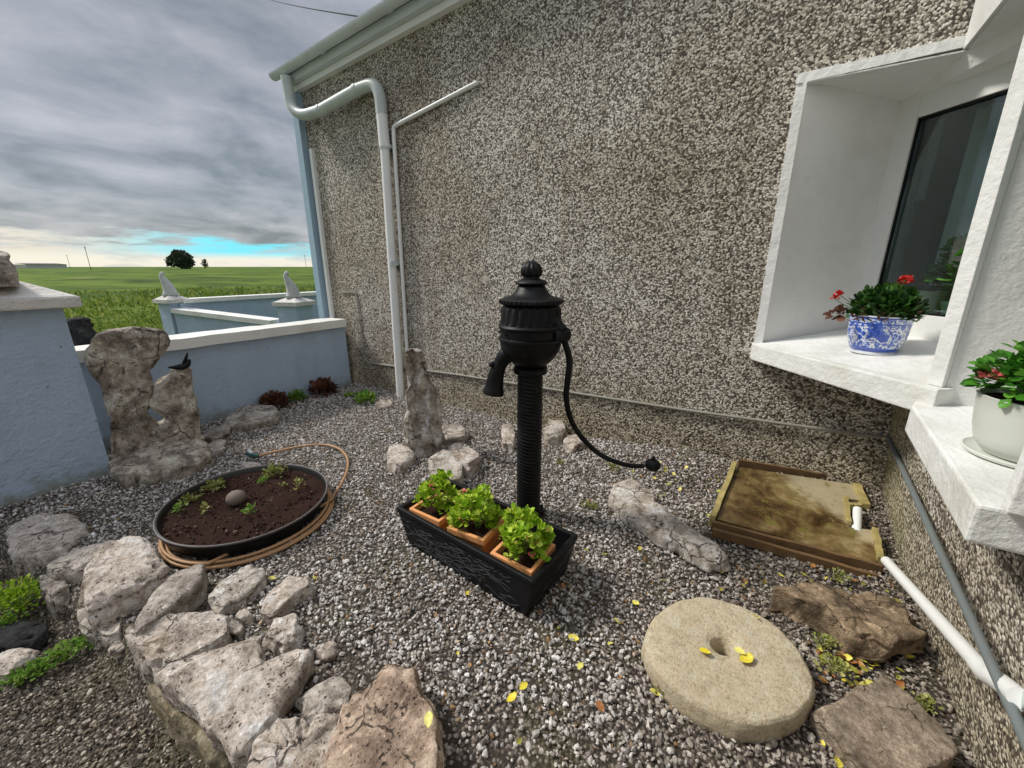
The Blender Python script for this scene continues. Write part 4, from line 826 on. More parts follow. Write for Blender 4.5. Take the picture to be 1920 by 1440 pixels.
# edging rocks of the raised bed
ED = [('rough pale rock touching the foot of the large blue pillar', [(5, 985), (40, 966), (90, 955), (140, 965), (160, 985), (120, 1010), (92, 1038), (50, 1048), (15, 1025)], .05, -.28, 'rock_pale', {}),
      ('flat grey wedge between the pillar rock and the big pale boulder', [(88, 1052), (125, 1026), (185, 1010), (215, 1016), (200, 1042), (160, 1064), (105, 1072)], .07, -.05, 'rock_grey', {}),
      ('big smooth pale boulder left of the round pan', [(128, 1095), (142, 1058), (195, 1022), (250, 1000), (285, 1015), (312, 1060), (272, 1092), (215, 1122), (160, 1135)], .12, -.22, 'rock_pale', dict(amp=.02)),
      ('small grey stone low on the edge below the grey wedge', [(68, 1075), (95, 1066), (135, 1078), (132, 1110), (95, 1125), (72, 1105)], .02, -.28, 'rock_grey', {}),
      ('knobbly brownish stone under the big pale boulder', [(140, 1140), (190, 1135), (222, 1160), (225, 1188), (195, 1200), (150, 1165)], .01, -.28, 'rock_grey', {}),
      ('sharp wedge shaped grey stone below the round pan', [(328, 1068), (372, 1060), (380, 1085), (350, 1112), (300, 1150), (262, 1182), (252, 1168), (288, 1108)], .11, -.02, 'rock_grey', dict(amp=.008, pits=0)),
      ('flat oval stone covered in dark pits', [(262, 1196), (295, 1166), (350, 1146), (395, 1135), (435, 1150), (428, 1185), (372, 1216), (320, 1245), (280, 1240)], .08, -.06, 'rock_pale', dict(pits=.016)),
      ('narrow upright edging stone left of the flat pitted stone', [(228, 1178), (248, 1170), (270, 1205), (292, 1245), (280, 1268), (255, 1240)], .03, -.28, 'rock_grey', {}),
      ('small dark weathered rock below the right of the pan', [(393, 1112), (418, 1085), (470, 1055), (495, 1060), (482, 1090), (445, 1118), (408, 1130)], .07, -.04, 'rock_white', dict(pits=.02)),
      ('pointed pale stone at the inner side of the edging', [(480, 1158), (498, 1115), (538, 1076), (580, 1078), (596, 1094), (555, 1115), (512, 1150)], .06, -.04, 'rock_pale', {}),
      ('little pitted stone between the pointed stone and the broad slab', [(498, 1195), (515, 1160), (550, 1148), (572, 1168), (560, 1195), (525, 1212)], .06, -.04, 'rock_pale', dict(pits=.018)),
      ('broad flat limestone slab forming the corner of the edging', [(292, 1262), (345, 1225), (410, 1202), (482, 1184), (492, 1248), (560, 1208), (578, 1220), (560, 1262), (505, 1330), (468, 1400), (430, 1388), (352, 1322)], .12, .0, 'rock_pale', dict(amp=.014)),
      ('rough grey rock between the broad slab and the pink boulder', [(555, 1300), (590, 1272), (640, 1262), (660, 1290), (640, 1330), (590, 1352), (560, 1335)], .07, -.1, 'rock_grey', dict(pits=.02)),
      ('craggy pale boulder cut by the bottom edge of the photo', [(472, 1380), (520, 1345), (580, 1335), (640, 1345), (650, 1400), (640, 1500), (480, 1500), (455, 1440)], .10, -.2, 'rock_pale', dict(amp=.022, pits=.02)),
      ('large pinkish boulder at the bottom of the photo with a yellow leaf', [(605, 1380), (640, 1320), (690, 1270), (745, 1238), (772, 1250), (795, 1290), (815, 1350), (815, 1440), (800, 1540), (600, 1540)], .14, -.2, 'rock_warm', dict(amp=.026, pits=.022)),
      ('dark flat slaty stone on the lower yard', [(-30, 1180), (10, 1160), (60, 1155), (88, 1165), (80, 1190), (40, 1212), (-20, 1215)], -.06, -.25, 'rock_dark', {}),
      ('pale broken stone at the left edge of the lower yard', [(-20, 1232), (20, 1216), (70, 1216), (66, 1236), (20, 1256), (-20, 1262)], -.07, -.25, 'rock_pale', {})]
GR = 'rough limestone rocks edging the raised gravel bed'
for i, (lb, px, zt, zb, mt, kw) in enumerate(ED):
    rockp('edging_rock' if i < 15 else 'rock', lb, 'rock', px, zt, zb, mt, 100+i, group=GR if i < 15 else None, **{**dict(amp=.016, pits=.012), **kw})
# olive stained block under the broad slab
rock('edging_rock', 'olive stained block supporting the broad flat slab', 'rock', [G(x, y, -.02) for x, y in ((262, 1282), (330, 1280), (470, 1375), (484, 1428), (410, 1428), (325, 1362))]+[], -.005, -.28, 'rock_olive', 130, amp=.015, group=GR)
# loose filler stones between the edging rocks
rgf = np.random.default_rng(44)
FL = [('grey', 232, 1130), ('brown', 300, 1200), ('grey', 390, 1225), ('pale', 455, 1150), ('grey', 440, 1175), ('brown', 560, 1235), ('pale', 612, 1215), ('grey', 545, 1290), ('pale', 215, 1215), ('grey', 500, 1360), ('brown', 110, 1040), ('grey', 350, 1120)]
for i, (cn, x, y) in enumerate(FL):
    s = 13+rgf.random()*12; px = [(x+s*math.cos(a)*(.7+.6*rgf.random()), y+s*.7*math.sin(a)*(.7+.6*rgf.random())) for a in np.linspace(0, 6.28, 7)[:-1]]
    rockp('filler_stone', 'small loose stone wedged in a gap between the edging rocks', 'stone', px, .04 if i < 8 else -.03, -.1 if i < 8 else -.2, {'grey': 'rock_grey', 'brown': 'rock_brown', 'pale': 'rock_pale'}[cn], 200+i, amp=.008, nr=16, npz=40, group='small loose stones between the edging rocks')

# ------------------------------------------------------------------ round pan, soil, stone ball, hose
bc = np.array([-2.47, .905]); BR = .425
pan = thing('planter_pan', 'wide round black metal pan filled with dark soil and seedlings', 'planter', (bc[0], bc[1], 0))
pan.rotation_euler = (math.radians(-1.0), math.radians(2.0), 0)
MB().lathe([(.30, .012), (.36, .015), (.40, .05), (BR-.005, .115), (BR+.004, .122), (BR+.004, .130), (BR-.008, .132), (BR-.014, .125), (.395, .06), (.30, .03)], 72).obj('pan_body', mat_simple('dull_black_enamel', (.012, .011, .011), .4, 0, .5, .3, 10), pan, auto=40)
MB().tube([(BR*math.cos(t), BR*math.sin(t), .131) for t in np.linspace(0, 2*math.pi, 73)], .0055, 8, caps=False).obj('rim', mat_simple('worn_pan_rim', (.12, .105, .10), .55, 0, .5, .5, 20), pan, smooth=True)
n = 70; V = [(0, 0, .10)]; Fs = []
for i in range(1, 26):
    for j in range(n):
        t = 2*math.pi*j/n; r = (BR-.02)*i/25; V.append((r*math.cos(t), r*math.sin(t), .100))
for j in range(n): Fs.append((0, 1+j, 1+(j+1) % n))
for i in range(24):
    for j in range(n): Fs.append((1+i*n+j, 1+(i+1)*n+j, 1+(i+1)*n+(j+1) % n, 1+i*n+(j+1) % n))
V = np.array(V); V[:, 2] += fbm(V*np.array([14, 14, 1]), 4, 4)*.018; mesh_obj('soil', V, Fs, 'soil', pan, smooth=True)
rgs = np.random.default_rng(5)
cr = rgs.uniform(-1, 1, (900, 2))*(BR-.03); cr = cr[np.hypot(cr[:, 0], cr[:, 1]) < BR-.03]
pc = pebbles('soil_crumb', np.column_stack([cr, np.full(len(cr), .105)]), np.clip(rgs.lognormal(-5.1, .4, len(cr)), .003, .012), 'crumb', 6, None, cat=None); pc.parent = pan
if 'category' in pc: del pc['category']
b1 = G(443, 935, .13)
def ball(r, n=28): return [(r*math.sin(t)+1e-4, r*math.cos(t)*-.85) for t in np.linspace(0, math.pi, n)]
o = MB().lathe(ball(.052), 36).obj('stone_ball', mat_simple('brown_grey_ball_stone', (.20, .155, .13), .8, 0, .3, .4, 25, .4, 60), None, (b1[0], b1[1], .135), smooth=True); tag(o, 'smooth brown round stone half buried in the pan soil', 'stone')
def weed(x, y, z, r, n, size, label, seed, mat='weed', cat='weed', group=None, shape='oval', hz=.7):
    t = thing('weed', label, cat, (x, y, z), group); foliage('leaves', n, (0, 0, r*.35), (r, r, r*hz), size, seed, mat, t, shape=shape, hollow=.1); stems('stem', 5, (0, 0, -.005), (0, 0, r*.3), (r*.7, r*.7, r*.5), .0015, seed, mat, t); return t
SD = [(470, 960, .035, 26, .024, 'bright lime seedling at the middle front of the pan soil', 'weed'), (385, 955, .028, 14, .024, 'thin pale seedling left of the round stone in the pan', 'weed_dry'), (335, 957, .035, 26, .02, 'dark green seedling at the left rim of the pan', 'weed'), (560, 912, .042, 22, .024, 'yellowish seedling at the right side of the pan', 'weed_dry'), (492, 905, .03, 24, .018, 'small green seedling behind the round stone in the pan', 'weed'), (530, 910, .02, 12, .016, 'tiny seedling between the two right hand seedlings in the pan', 'weed_dry')]
for i, (x, y, r, n_, s, lb, mt) in enumerate(SD): q = G(x, y, .115); weed(q[0], q[1], .112, r, n_, s, lb, 300+i, mt, 'seedling')
for i, (x, y, r, n_, lb) in enumerate([(515, 886, .075, 170, 'mossy yellow green clump at the back rim of the pan'), (400, 915, .065, 130, 'yellow green weeds along the left back rim of the pan'), (355, 938, .05, 90, 'low weeds at the left back rim nearest the standing slab')]):
    q = G(x, y, .115); weed(q[0], q[1], .095, r, n_, .020, lb, 320+i, 'weed_dry')
# tufts on the far yard walls, bits on the sill and the white coping
for (x_, y_, z_, r_w, lb) in ((-7.75, 4.05, .55, .13, 'green tuft left of the pier where the sloping wall ends'), (-6.6, 4.3, .50, .12, 'green tuft right of the pier where the sloping wall ends')): weed(x_, y_, z_, r_w, 120, .05, lb, int(340+x_), 'weed')
# hose
hs = []; cz = .022
pts = []
for t in np.linspace(0, 3.0*2*math.pi, 180):
    k_ = t/(2*math.pi); rr = BR-.015+.010*math.sin(k_*2.1)+.012*(k_ % 1.7); zz = .018+.010*k_+.01*math.sin(t*.5)
    off = .040
    pts.append((bc[0]+off+rr*math.cos(t-.9), bc[1]+.0+rr*math.sin(t-.9), zz))
lead = [G(x, y, .03) for x, y in ((628, 925), (648, 890), (652, 862), (638, 843), (610, 834), (570, 836), (520, 846), (485, 855))]
pts = pts+[tuple(p) for p in spline([pts[-1], G(600, 950, .06)]+lead, 10)[2:]]
hose = thing('garden_hose', 'tan rubber hose coiled under the pan with one loop trailing behind', 'hose', (bc[0], bc[1], 0))
MB().tube([(p[0]-bc[0], p[1]-bc[1], p[2]) for p in pts], .0085, 8).obj('tube', 'hose', hose, smooth=True)
e1 = G(485, 855, .03)-np.array([bc[0], bc[1], 0]); e2 = G(462, 850, .035)-np.array([bc[0], bc[1], 0])
MB().tube([e1, e1+(e2-e1)*.5, e2], [.013, .016, .013], 12).obj('connector', mat_simple('teal_green_plastic', (.03, .10, .09), .4), hose, auto=50)
MB().tube([e1+(e2-e1)*.55+[0, 0, .012], e1+(e2-e1)*.75+[0, 0, .034]], [.010, .012], 12).obj('nozzle_cap', 'pvc', hose, auto=50)

# ------------------------------------------------------------------ water pump
PQ = (-1.10, 1.85); pump = thing('water_pump', 'old black cast iron hand pump on a twisted column with curved handle', 'water pump', (PQ[0], PQ[1], 0))
def zz(py): return float(VP(987, py, PQ)[2])
# column with spiral rope relief
prof = [(.070, z) for z in np.linspace(-.05, .90, 470)]
MB().lathe(prof, 60, flute=lambda i, t, z: .0045*abs(math.sin(t*1.5+z*150))-.003).obj('column', 'iron', pump, auto=60)
MB().lathe([(.072, .888), (.084, .895), (.084, .925), (.072, .932)], 48).obj('column_collar', 'iron', pump, auto=40)
MB().lathe([(.110, -.03), (.110, .012), (.085, .03), (.070, .035)], 40).obj('base_flange', 'iron', pump, auto=40)
MB().lathe([(.070, .932), (.085, .945), (.115, .975), (.142, 1.02), (.150, 1.06), (.150, 1.07), (.157, 1.075), (.157, 1.088), (.148, 1.094)], 56).obj('lower_bowl', 'iron', pump, auto=35)
MB().lathe([(.148, 1.095), (.149, 1.135), (.156, 1.140), (.158, 1.150), (.152, 1.160)], 56).obj('middle_band', 'iron', pump, auto=35)
MB().lathe([(.146, 1.161), (.140, 1.175), (.137, 1.24), (.132, 1.255), (.128, 1.258)], 120, flute=lambda i, t, z: (.006*(1 if math.sin(t*22) > 0 else -.3) if i in (1, 2) else 0)).obj('fluted_collar', 'iron', pump, auto=35)
MB().lathe([(.125, 1.259), (.142, 1.262), (.151, 1.272), (.150, 1.285), (.140, 1.292), (.112, 1.300), (.088, 1.312), (.075, 1.332), (.066, 1.352), (.060, 1.358)], 120, flute=lambda i, t, z: (.0035*math.sin(t*40) if i in (2, 3) else 0)).obj('cap', 'iron', pump, auto=35)
MB().lathe([(.055, 1.359), (.074, 1.362), (.078, 1.370), (.070, 1.380), (.050, 1.388), (.040, 1.392), (.038, 1.400), (.047, 1.408), (.050, 1.425), (.046, 1.445), (.036, 1.462), (.020, 1.474), (.008, 1.478)], 60, flute=lambda i, t, z: (.003*math.sin(t*12) if 7 <= i <= 10 else 0)).obj('finial', 'iron', pump, auto=35)
Rl = lambda p: (p[0]-PQ[0], p[1]-PQ[1], p[2])
for o_ in pump.children:
    if o_.name.split('.')[0] in ('lower_bowl', 'middle_band', 'fluted_collar', 'cap', 'finial', 'column_collar'): o_.scale = (1.10, 1.10, 1)
spt = [Rl(VP(x, y, (PQ[0]-.05, PQ[1]-.05))) for x, y in ((975, 655), (952, 664), (938, 682), (930, 705), (925, 738))]
MB().tube(spline(spt, 6), list(np.interp(np.linspace(0, 1, 25), [0, .25, .5, .75, .93, .95, 1], [.062, .048, .038, .044, .052, .058, .058])), 24).obj('spout', 'iron', pump, auto=50)
k1 = Rl(VP(922, 683, (PQ[0]-.09, PQ[1]-.09))); MB().lathe(ball(.018, 12), 16, k1).obj('spout_knob', 'iron', pump, smooth=True)
kk = PY(925, 738, 1)  # spout mouth is left open and dark by a recessed ring
hd = [Rl(VP(x, y, (PQ[0]+.10, PQ[1]+.0))) for x, y in ((1022, 580), (1036, 600), (1050, 620), (1060, 645), (1068, 678), (1064, 715), (1062, 750), (1072, 790), (1095, 825), (1130, 855), (1175, 872), (1208, 874))]
MB().tube(spline(hd, 6), list(np.interp(np.linspace(0, 1, 67), [0, .25, .35, .6, 1], [.013, .017, .018, .015, .0125])), 14).obj('handle', 'iron', pump, auto=60)
he = Rl(VP(1224, 872, (PQ[0]+.10, PQ[1]))); MB().lathe(ball(.042, 20), 28, he).tube([tuple(np.array(he)+[0, 0, .03]), tuple(np.array(he)+[.0, 0, .055])], [.016, .006], 10).obj('handle_ball', 'iron', pump, smooth=True)
pv = Rl(VP(1050, 628, (PQ[0]+.10, PQ[1]-.02))); nv = Vector((-PQ[0]*-1, PQ[1]*-1, 0)).normalized()*.045
pvv = Vector(pv); MB().tube([pvv+nv, pvv-nv], .036, 24).tube([pvv+nv*1.35, pvv+nv], .016, 12).obj('pivot', 'iron', pump, auto=40)
a1_ = Vector(Rl(VP(1018, 570, (PQ[0]+.06, PQ[1])))); a2_ = Vector(Rl(VP(1010, 640, (PQ[0]+.06, PQ[1]))))
MB().tube([a1_, pvv+Vector((.01, 0, .02))], [.026, .032], 12).tube([a2_, pvv], [.06, .038], 14).obj('pivot_bracket', 'iron', pump, auto=40)

for k_ in range(8):
    a_ = k_*math.pi/4+.2; mbb = MB(); mbb.tube([(.090*math.cos(a_), .090*math.sin(a_), .012), (.090*math.cos(a_), .090*math.sin(a_), .045)], .009, 6); mbb.obj('flange_bolt', 'iron', pump)
for k_ in range(10):
    a_ = k_*math.pi/5; c_ = (.168*math.cos(a_), .168*math.sin(a_)); MB().tube([(c_[0]*.97, c_[1]*.97, 1.118), (c_[0]*1.035, c_[1]*1.035, 1.118)], .007, 6).obj('band_bolt', 'iron', pump)
# ------------------------------------------------------------------ trough and three potted plants
tc = np.array([-1.09, 1.385]); tr = thing('planter_trough', 'long black moulded trough with wavy relief in front of the pump', 'planter', (tc[0], tc[1], 0)); tr.rotation_euler = (0, 0, math.radians(-4))
hw, hd_ = .435, .190
def rr_(w, d, z, k=.02): return [(-w, -d, z), (w, -d, z), (w, d, z), (-w, d, z)]
mb = MB(); L_ = [rr_(hw-.05, hd_-.03, -.01), rr_(hw-.004, hd_-.004, .205), rr_(hw, hd_, .208), rr_(hw, hd_, .235), rr_(hw-.022, hd_-.022, .235), rr_(hw-.025, hd_-.025, .19), rr_(hw-.05, hd_-.045, .04)]
V = [v for l in L_ for v in l]; Fs = [(3, 2, 1, 0)]+[(i*4+j, i*4+(j+1) % 4, (i+1)*4+(j+1) % 4, (i+1)*4+j) for i in range(6) for j in range(4)]+[(24, 25, 26, 27)]
mb.add(V, Fs); mb.obj('trough_body', 'plastic_black', tr, bevel=.006)
mb = MB(); rgq = np.random.default_rng(3)
for i in range(95):
    x0 = rgq.uniform(-hw+.04, hw-.16); z0 = rgq.uniform(.015, .19); L0 = rgq.uniform(.04, .12); ph = rgq.random()*6; sl_ = rgq.normal()*.12
    P3 = []
    for t in np.linspace(0, 1, 10):
        x = x0+L0*t; z = np.clip(z0+.010*math.sin(t*5+ph)+sl_*L0*t, .012, .198); f = (z+.01)/.215; w = hw-.05+.046*f; d = hd_-.03+.026*f
        P3.append((min(x, w-.01), -d-.0005, z))
    mb.tube(P3, [.0008]+[.0022]*8+[.0008], 6)
for i in range(16):
    y0 = rgq.uniform(-hd_+.03, hd_-.10); z0 = rgq.uniform(.02, .16); P3 = []
    for t in np.linspace(0, 1, 8):
        y = y0+.08*t; z = z0+.009*math.sin(t*5+i); f = (z+.01)/.215; P3.append((hw-.05+.046*f+.0005, y, z))
    mb.tube(P3, .0028, 6)
mb.obj('wavy_relief', 'plastic_scuff', tr)
MB().box((-hw+.052, -hd_+.047, .045), (hw-.052, hd_-.047, .075)).obj('soil', 'soil', tr)
def potted(lx, ly, z, rot, lean, label, seed, fr, pk):
    ca, sa = math.cos(tr.rotation_euler[2]), math.sin(tr.rotation_euler[2]); x = tc[0]+lx*ca-ly*sa; y = tc[1]+lx*sa+ly*ca
    t = thing('potted_plant', label, 'potted plant', (x, y, z), 'plants in square terracotta pots in the trough'); t.rotation_euler = (lean[0], lean[1], rot)
    mb = MB(); w = .095; L_ = [rr_(.066, .066, 0), rr_(.084, .084, .125), rr_(w, w, .126), rr_(w, w, .158), rr_(w-.015, w-.015, .158), rr_(w-.02, w-.02, .12)]
    V = [v for l in L_ for v in l]; Fs = [(3, 2, 1, 0)]+[(i*4+j, i*4+(j+1) % 4, (i+1)*4+(j+1) % 4, (i+1)*4+j) for i in range(5) for j in range(4)]+[(20, 21, 22, 23)]
    mb.add(V, Fs).obj('pot', 'terracotta', t, bevel=.003)
    MB().box((-.072, -.072, .10), (.072, .072, .132)).obj('soil', 'soil', t)
    t.scale = (1.13, 1.13, 1.0)
    rgp = np.random.default_rng(seed+9); V = []; Fs = []
    for q_ in range(30):
        a_ = q_*2.4+rgp.normal()*.3; e_ = ((q_+.5)/30); rr0 = math.sqrt(max(0, 1-(e_*.95)**2))*fr*(1.0+.22*rgp.normal()); zc = .165+e_*.135*(1+.12*rgp.normal())
        v_, f_2 = leaves(20, (math.cos(a_)*rr0, math.sin(a_)*rr0, zc), (.020, .020, .022), .029, int(rgp.integers(1e6)), shape='oval', hollow=.0, up=.9); b_0 = len(V); V += list(v_); Fs += [tuple(i_+b_0 for i_ in x_) for x_ in f_2]
    me = bpy.data.meshes.new('foliage'); me.from_pydata([tuple(map(float, v)) for v in V], [], Fs); me.materials.append(M['leaf_bright']); fo = bpy.data.objects.new('foliage', me); S.collection.objects.link(fo); fo.parent = t
    stems('stem', 14, (0, 0, .13), (0, 0, .20), (fr*.8, fr*.8, .08), .003, seed, 'weed', t)
    for k_, (fx, fy, fz) in enumerate(pk):
        foliage('flower', 9, (fx, fy, fz), (.008, .008, .006), .013, seed+k_+40, 'flower_pink', t, shape='round')
potted(-.285, -.035, .068, -.0, (0, 0), 'smallest green potted plant at the left end of the black trough', 401, .070, [(.02, -.05, .30), (.05, -.06, .26)])
potted(.0, -.03, .085, .07, (.02, -.02), 'middle green potted plant in the black trough next to the pump', 402, .086, [(-.05, -.02, .32)])
potted(.285, -.05, .078, .0, (0, .02), 'green potted plant with a pink flower at the right end of the trough', 403, .084, [(.07, -.06, .21)])

# ------------------------------------------------------------------ wooden drain cover, pipe
def T(x, y): 
    f = np.clip((1065-y)/200, 0, 1); z = .035+.125*f; return G(x, y, z)
TC = T(1490, 965); tray = thing('drain_cover', 'wet warped wooden board cover framed in old timber in the corner', 'drain cover', (TC[0], TC[1], 0))
def TL(p, dz=0): p = T(*p); return (p[0]-TC[0], p[1]-TC[1], p[2]+dz)
sh = [(1384, 872), (1618, 908), (1622, 935), (1588, 932), (1592, 985), (1636, 990), (1645, 1052), (1345, 970)]
MB().prism([TL(p, -.05) for p in sh], [TL(p, -.012) for p in sh]).obj('board', 'tray', tray)
def rail(a, b, w, h, mat, name='frame_rail', dz=0.):
    A_ = np.array(TL(a)); B_ = np.array(TL(b)); d = (B_-A_); d /= np.linalg.norm(d); s = np.cross([0, 0, 1], d); s /= np.linalg.norm(s); s *= w/2
    n_ = 9; rings = []
    rgr = np.random.default_rng(int(a[0])); 
    for i in range(n_):
        p = A_+(B_-A_)*i/(n_-1)+rgr.normal(size=3)*.0015; rings += [p-s+[0, 0, -.06+dz], p+s+[0, 0, -.06+dz], p+s+[0, 0, h+dz], p-s+[0, 0, h+dz+rgr.normal()*.001]]
    Fs = [(i*4+j, i*4+(j+1) % 4, (i+1)*4+(j+1) % 4, (i+1)*4+j) for i in range(n_-1) for j in range(4)]+[(0, 1, 2, 3), tuple(range(4*n_-4, 4*n_))]
    return MB().add(rings, Fs).obj(name, mat, tray, bevel=.002)
rail((1378, 868), (1337, 970), .030, .012, 'wood'); rail((1384, 864), (1622, 903), .022, .012, 'wood_brown')
rail((1335, 978), (1655, 1062), .022, .006, 'wood_brown'); rail((1337, 986), (1650, 1073), .022, -.012, 'wood_brown', dz=-.002); rail((1640, 992), (1652, 1050), .026, .012, 'wood')
rail((1586, 930), (1592, 978), .022, .004, 'wood'); rail((1606, 908), (1625, 948), .040, .010, 'wood')
rail((1590, 946), (1612, 948), .03, .012, 'wood')
pa = T(1608, 955); pb = T(1608, 990)
tag(MB().tube([tuple(pa+[0, 0, .0]), tuple(pb+[0, 0, -.03])], .022, 16).obj('pipe_stub', 'pvc', None, auto=50), 'short pale pipe stub in the notch of the wooden drain cover', 'pipe')
wp = [G(1662, 1052, .06), G(1745, 1145, .20), G(1838, 1250, .375)]; bk = G(1838, 1250, .375)
drn = thing('drain_pipe', 'white plastic waste pipe running along the foot of the right hand wall', 'pipe', tuple(wp[0]))
w0 = wp[0]; L3 = lambda p: tuple(np.array(p)-w0)
MB().tube([L3(p) for p in wp], .022, 16).obj('tube', 'pvc', drn, auto=50)
e_ = G(1915, 1312, .48); MB().tube([L3(p) for p in spline([bk+(wp[2]-wp[1])*-.02, bk+(wp[2]-wp[1])*.10, bk+(e_-bk)*.5, e_], 5)], .0245, 16).obj('elbow', 'pvc', drn, auto=50)
MB().tube([L3(e_), L3(e_+np.array([.10, -.02, .01]))], .0205, 16).obj('pipe_end', 'pvc_old', drn, auto=50)

# ------------------------------------------------------------------ millstone and slabs
mo = [G(x, y, .095) for x, y in ((1205, 1195), (1222, 1150), (1262, 1122), (1325, 1112), (1395, 1130), (1455, 1165), (1505, 1215), (1532, 1275), (1528, 1310), (1495, 1345), (1440, 1360), (1380, 1350), (1315, 1325), (1255, 1285), (1220, 1240))]
mc = np.mean(mo, 0); ms = thing('millstone', 'round worn quern stone with a dark centre hole and yellow leaves', 'millstone', (mc[0], mc[1], 0))
Bp2 = np.array([p[:2] for p in mo])-mc[:2]; u = np.linspace(0, len(Bp2), 120, endpoint=False); i0 = u.astype(int); fr_ = (u-i0)[:, None]; Bs = Bp2[i0]*(1-fr_)+Bp2[(i0+1) % len(Bp2)]*fr_
for _ in range(8): Bs = .25*np.roll(Bs, 1, 0)+.5*Bs+.25*np.roll(Bs, -1, 0)
hc = G(1356, 1203, .09)[:2]-mc[:2]
ringp = [(.0, -.02, 1), (.080, -.02, 1), (.10, .02, 1), (.125, .060, 1), (.165, .080, 1), (.24, .090, .8), (.34, .093, .4), (.5, .095, 0), (.7, .096, 0), (.88, .094, 0), (.95, .090, 0), (.985, .080, 0), (1.0, .062, 0), (1.005, .025, 0), (.985, .0, 0), (.95, -.03, 0)]
rp = []
for a, b in zip(ringp[:-1], ringp[1:]):
    for k_ in range(4): t = k_/4; rp.append(tuple(np.array(a)*(1-t)+np.array(b)*t))
rp.append(ringp[-1]); V = []
for r, z, h_ in rp[1:]:
    w = np.clip(1-(r-.0)/.6, 0, 1); V.append(np.column_stack([hc[0]*w+Bs[:, 0]*r-0*r, hc[1]*w+Bs[:, 1]*r, np.full(120, z)]))
V = np.concatenate(V); wpn = V+5; D = np.column_stack([fbm(wpn*7, 60+k_, 4) for k_ in range(3)])*.008+np.column_stack([fbm(wpn*35, 70+k_, 3) for k_ in range(3)])*.0025
V = V+D; kr = len(rp)-1; Fs = [(i*120+j, i*120+(j+1) % 120, (i+1)*120+(j+1) % 120, (i+1)*120+j) for i in range(kr-1) for j in range(120)]
mesh_obj('stone_disc', V, Fs, 'millstone_mat', ms, smooth=True)
pbh = rgs.uniform(-1, 1, (26, 2))*.022+hc; pc = pebbles('hole_pebble', np.column_stack([pbh, rgs.uniform(.0, .02, 26)]), rgs.uniform(.005, .009, 26), 'gravel', 9, None, cat=None); pc.parent = ms
if 'category' in pc: del pc['category']
rockp('rock', 'brown layered rock between the quern stone and the drain pipe', 'rock', [(1455, 1110), (1510, 1100), (1590, 1105), (1650, 1112), (1700, 1138), (1728, 1165), (1720, 1190), (1660, 1205), (1590, 1190), (1535, 1150)], .10, -.02, 'rock_brown', 81, amp=.034, pits=.01, slope=(.05, -.1), cuts=3, grow=1.08)
rockp('slab', 'triangular brown grey flagstone at the bottom right corner', 'slab', [(1530, 1330), (1590, 1298), (1655, 1268), (1672, 1276), (1725, 1320), (1785, 1405), (1780, 1425), (1745, 1450), (1650, 1440), (1590, 1395)], .075, -.0, 'rock_slab', 82, amp=.006, pits=0, flat=.10, slope=(.06, .02), flare=-.06, cuts=0, npz=180)
rockp('rock', 'pale half buried stone at the edge of the quern stone cut by the photo bottom', 'rock', [(1785, 1452), (1800, 1440), (1830, 1450), (1830, 1480), (1790, 1480)], .03, -.03, 'rock_grey', 83, amp=.006, nr=16, npz=40)

# ------------------------------------------------------------------ pots on the window sills
dpx = thing('geranium_pot', 'blue and white porcelain pot of red geranium on the corner window sill', 'potted plant', (.44, 2.87, 1.004))
MB().lathe([(.085, 0), (.115, .002), (.118, .012), (.108, .018), (.118, .024), (.138, .07), (.146, .12), (.150, .165), (.156, .195), (.158, .203), (.150, .205), (.143, .19), (.135, .15), (.01, .15)], 64).obj('pot', 'delft', dpx, auto=50)
MB().lathe([(.001, .15), (.138, .152), (.140, .170), (.001, .175)], 32).obj('soil', 'soil', dpx)
foliage('foliage', 1100, (.01, .0, .225), (.170, .170, .115), .034, 501, 'leaf_dark', dpx, shape='round', hollow=.3, up=.8)
foliage('foliage', 40, (-.06, -.04, .19), (.20, .15, .03), .05, 502, 'leaf_brown', dpx, shape='round', hollow=.7, droop=.3)
stems('stem', 24, (0, 0, .16), (0, 0, .22), (.15, .15, .1), .004, 503, 'leaf_dark', dpx)
def fpos(px, py, Q): return Vector(VP(px, py, Q))-Vector(Q)
Qd = (.475, 2.80, 1.004)
for i, (x, y, r) in enumerate(((1566, 560, .018), (1722, 527, .030), (1575, 552, .012))):
    p = Vector(VP(x, y, Qd))-Vector((.475, 2.86, 1.004)); foliage('flower', 60 if r > .02 else 26, tuple(p), (r, r, r*.7), .017, 510+i, 'flower_red', dpx, shape='round'); MB().tube(spline([(p.x*.3, p.y*.3, .2), (p.x*.8, p.y*.8, p.z-.03), tuple(p)], 4), .002, 5).obj('stem', 'leaf_mid', dpx)
wq = (.665, 1.74, .905); wpt = thing('plant_pot', 'white plastic pot on a saucer with broad green leaves on the nearer sill', 'potted plant', wq)
MB().lathe([(.115, .001), (.140, .006), (.145, .018), (.141, .021), (.130, .010), (.10, .008)], 56).obj('saucer', 'pot_white', wpt, auto=50)
MB().lathe([(.085, .011), (.100, .014), (.122, .05), (.135, .11), (.142, .18), (.145, .235), (.148, .245), (.141, .247), (.135, .22), (.01, .21)], 56).obj('pot', 'pot_white', wpt, auto=50)
MB().lathe([(.001, .2), (.134, .212), (.136, .225), (.001, .23)], 32).obj('soil', 'soil', wpt)
foliage('foliage', 800, (0, 0, .31), (.155, .155, .16), .042, 520, 'leaf_mid', wpt, shape='oval', hollow=.2, up=.4, droop=.15)
stems('stem', 20, (0, 0, .22), (0, 0, .3), (.14, .14, .12), .004, 521, 'leaf_mid', wpt)
p = Vector(VP(1862, 658, (wq[0]-.02, wq[1]-.05)))-Vector(wq); foliage('flower', 44, tuple(p), (.028, .028, .018), .02, 522, 'flower_pink', wpt, shape='round')
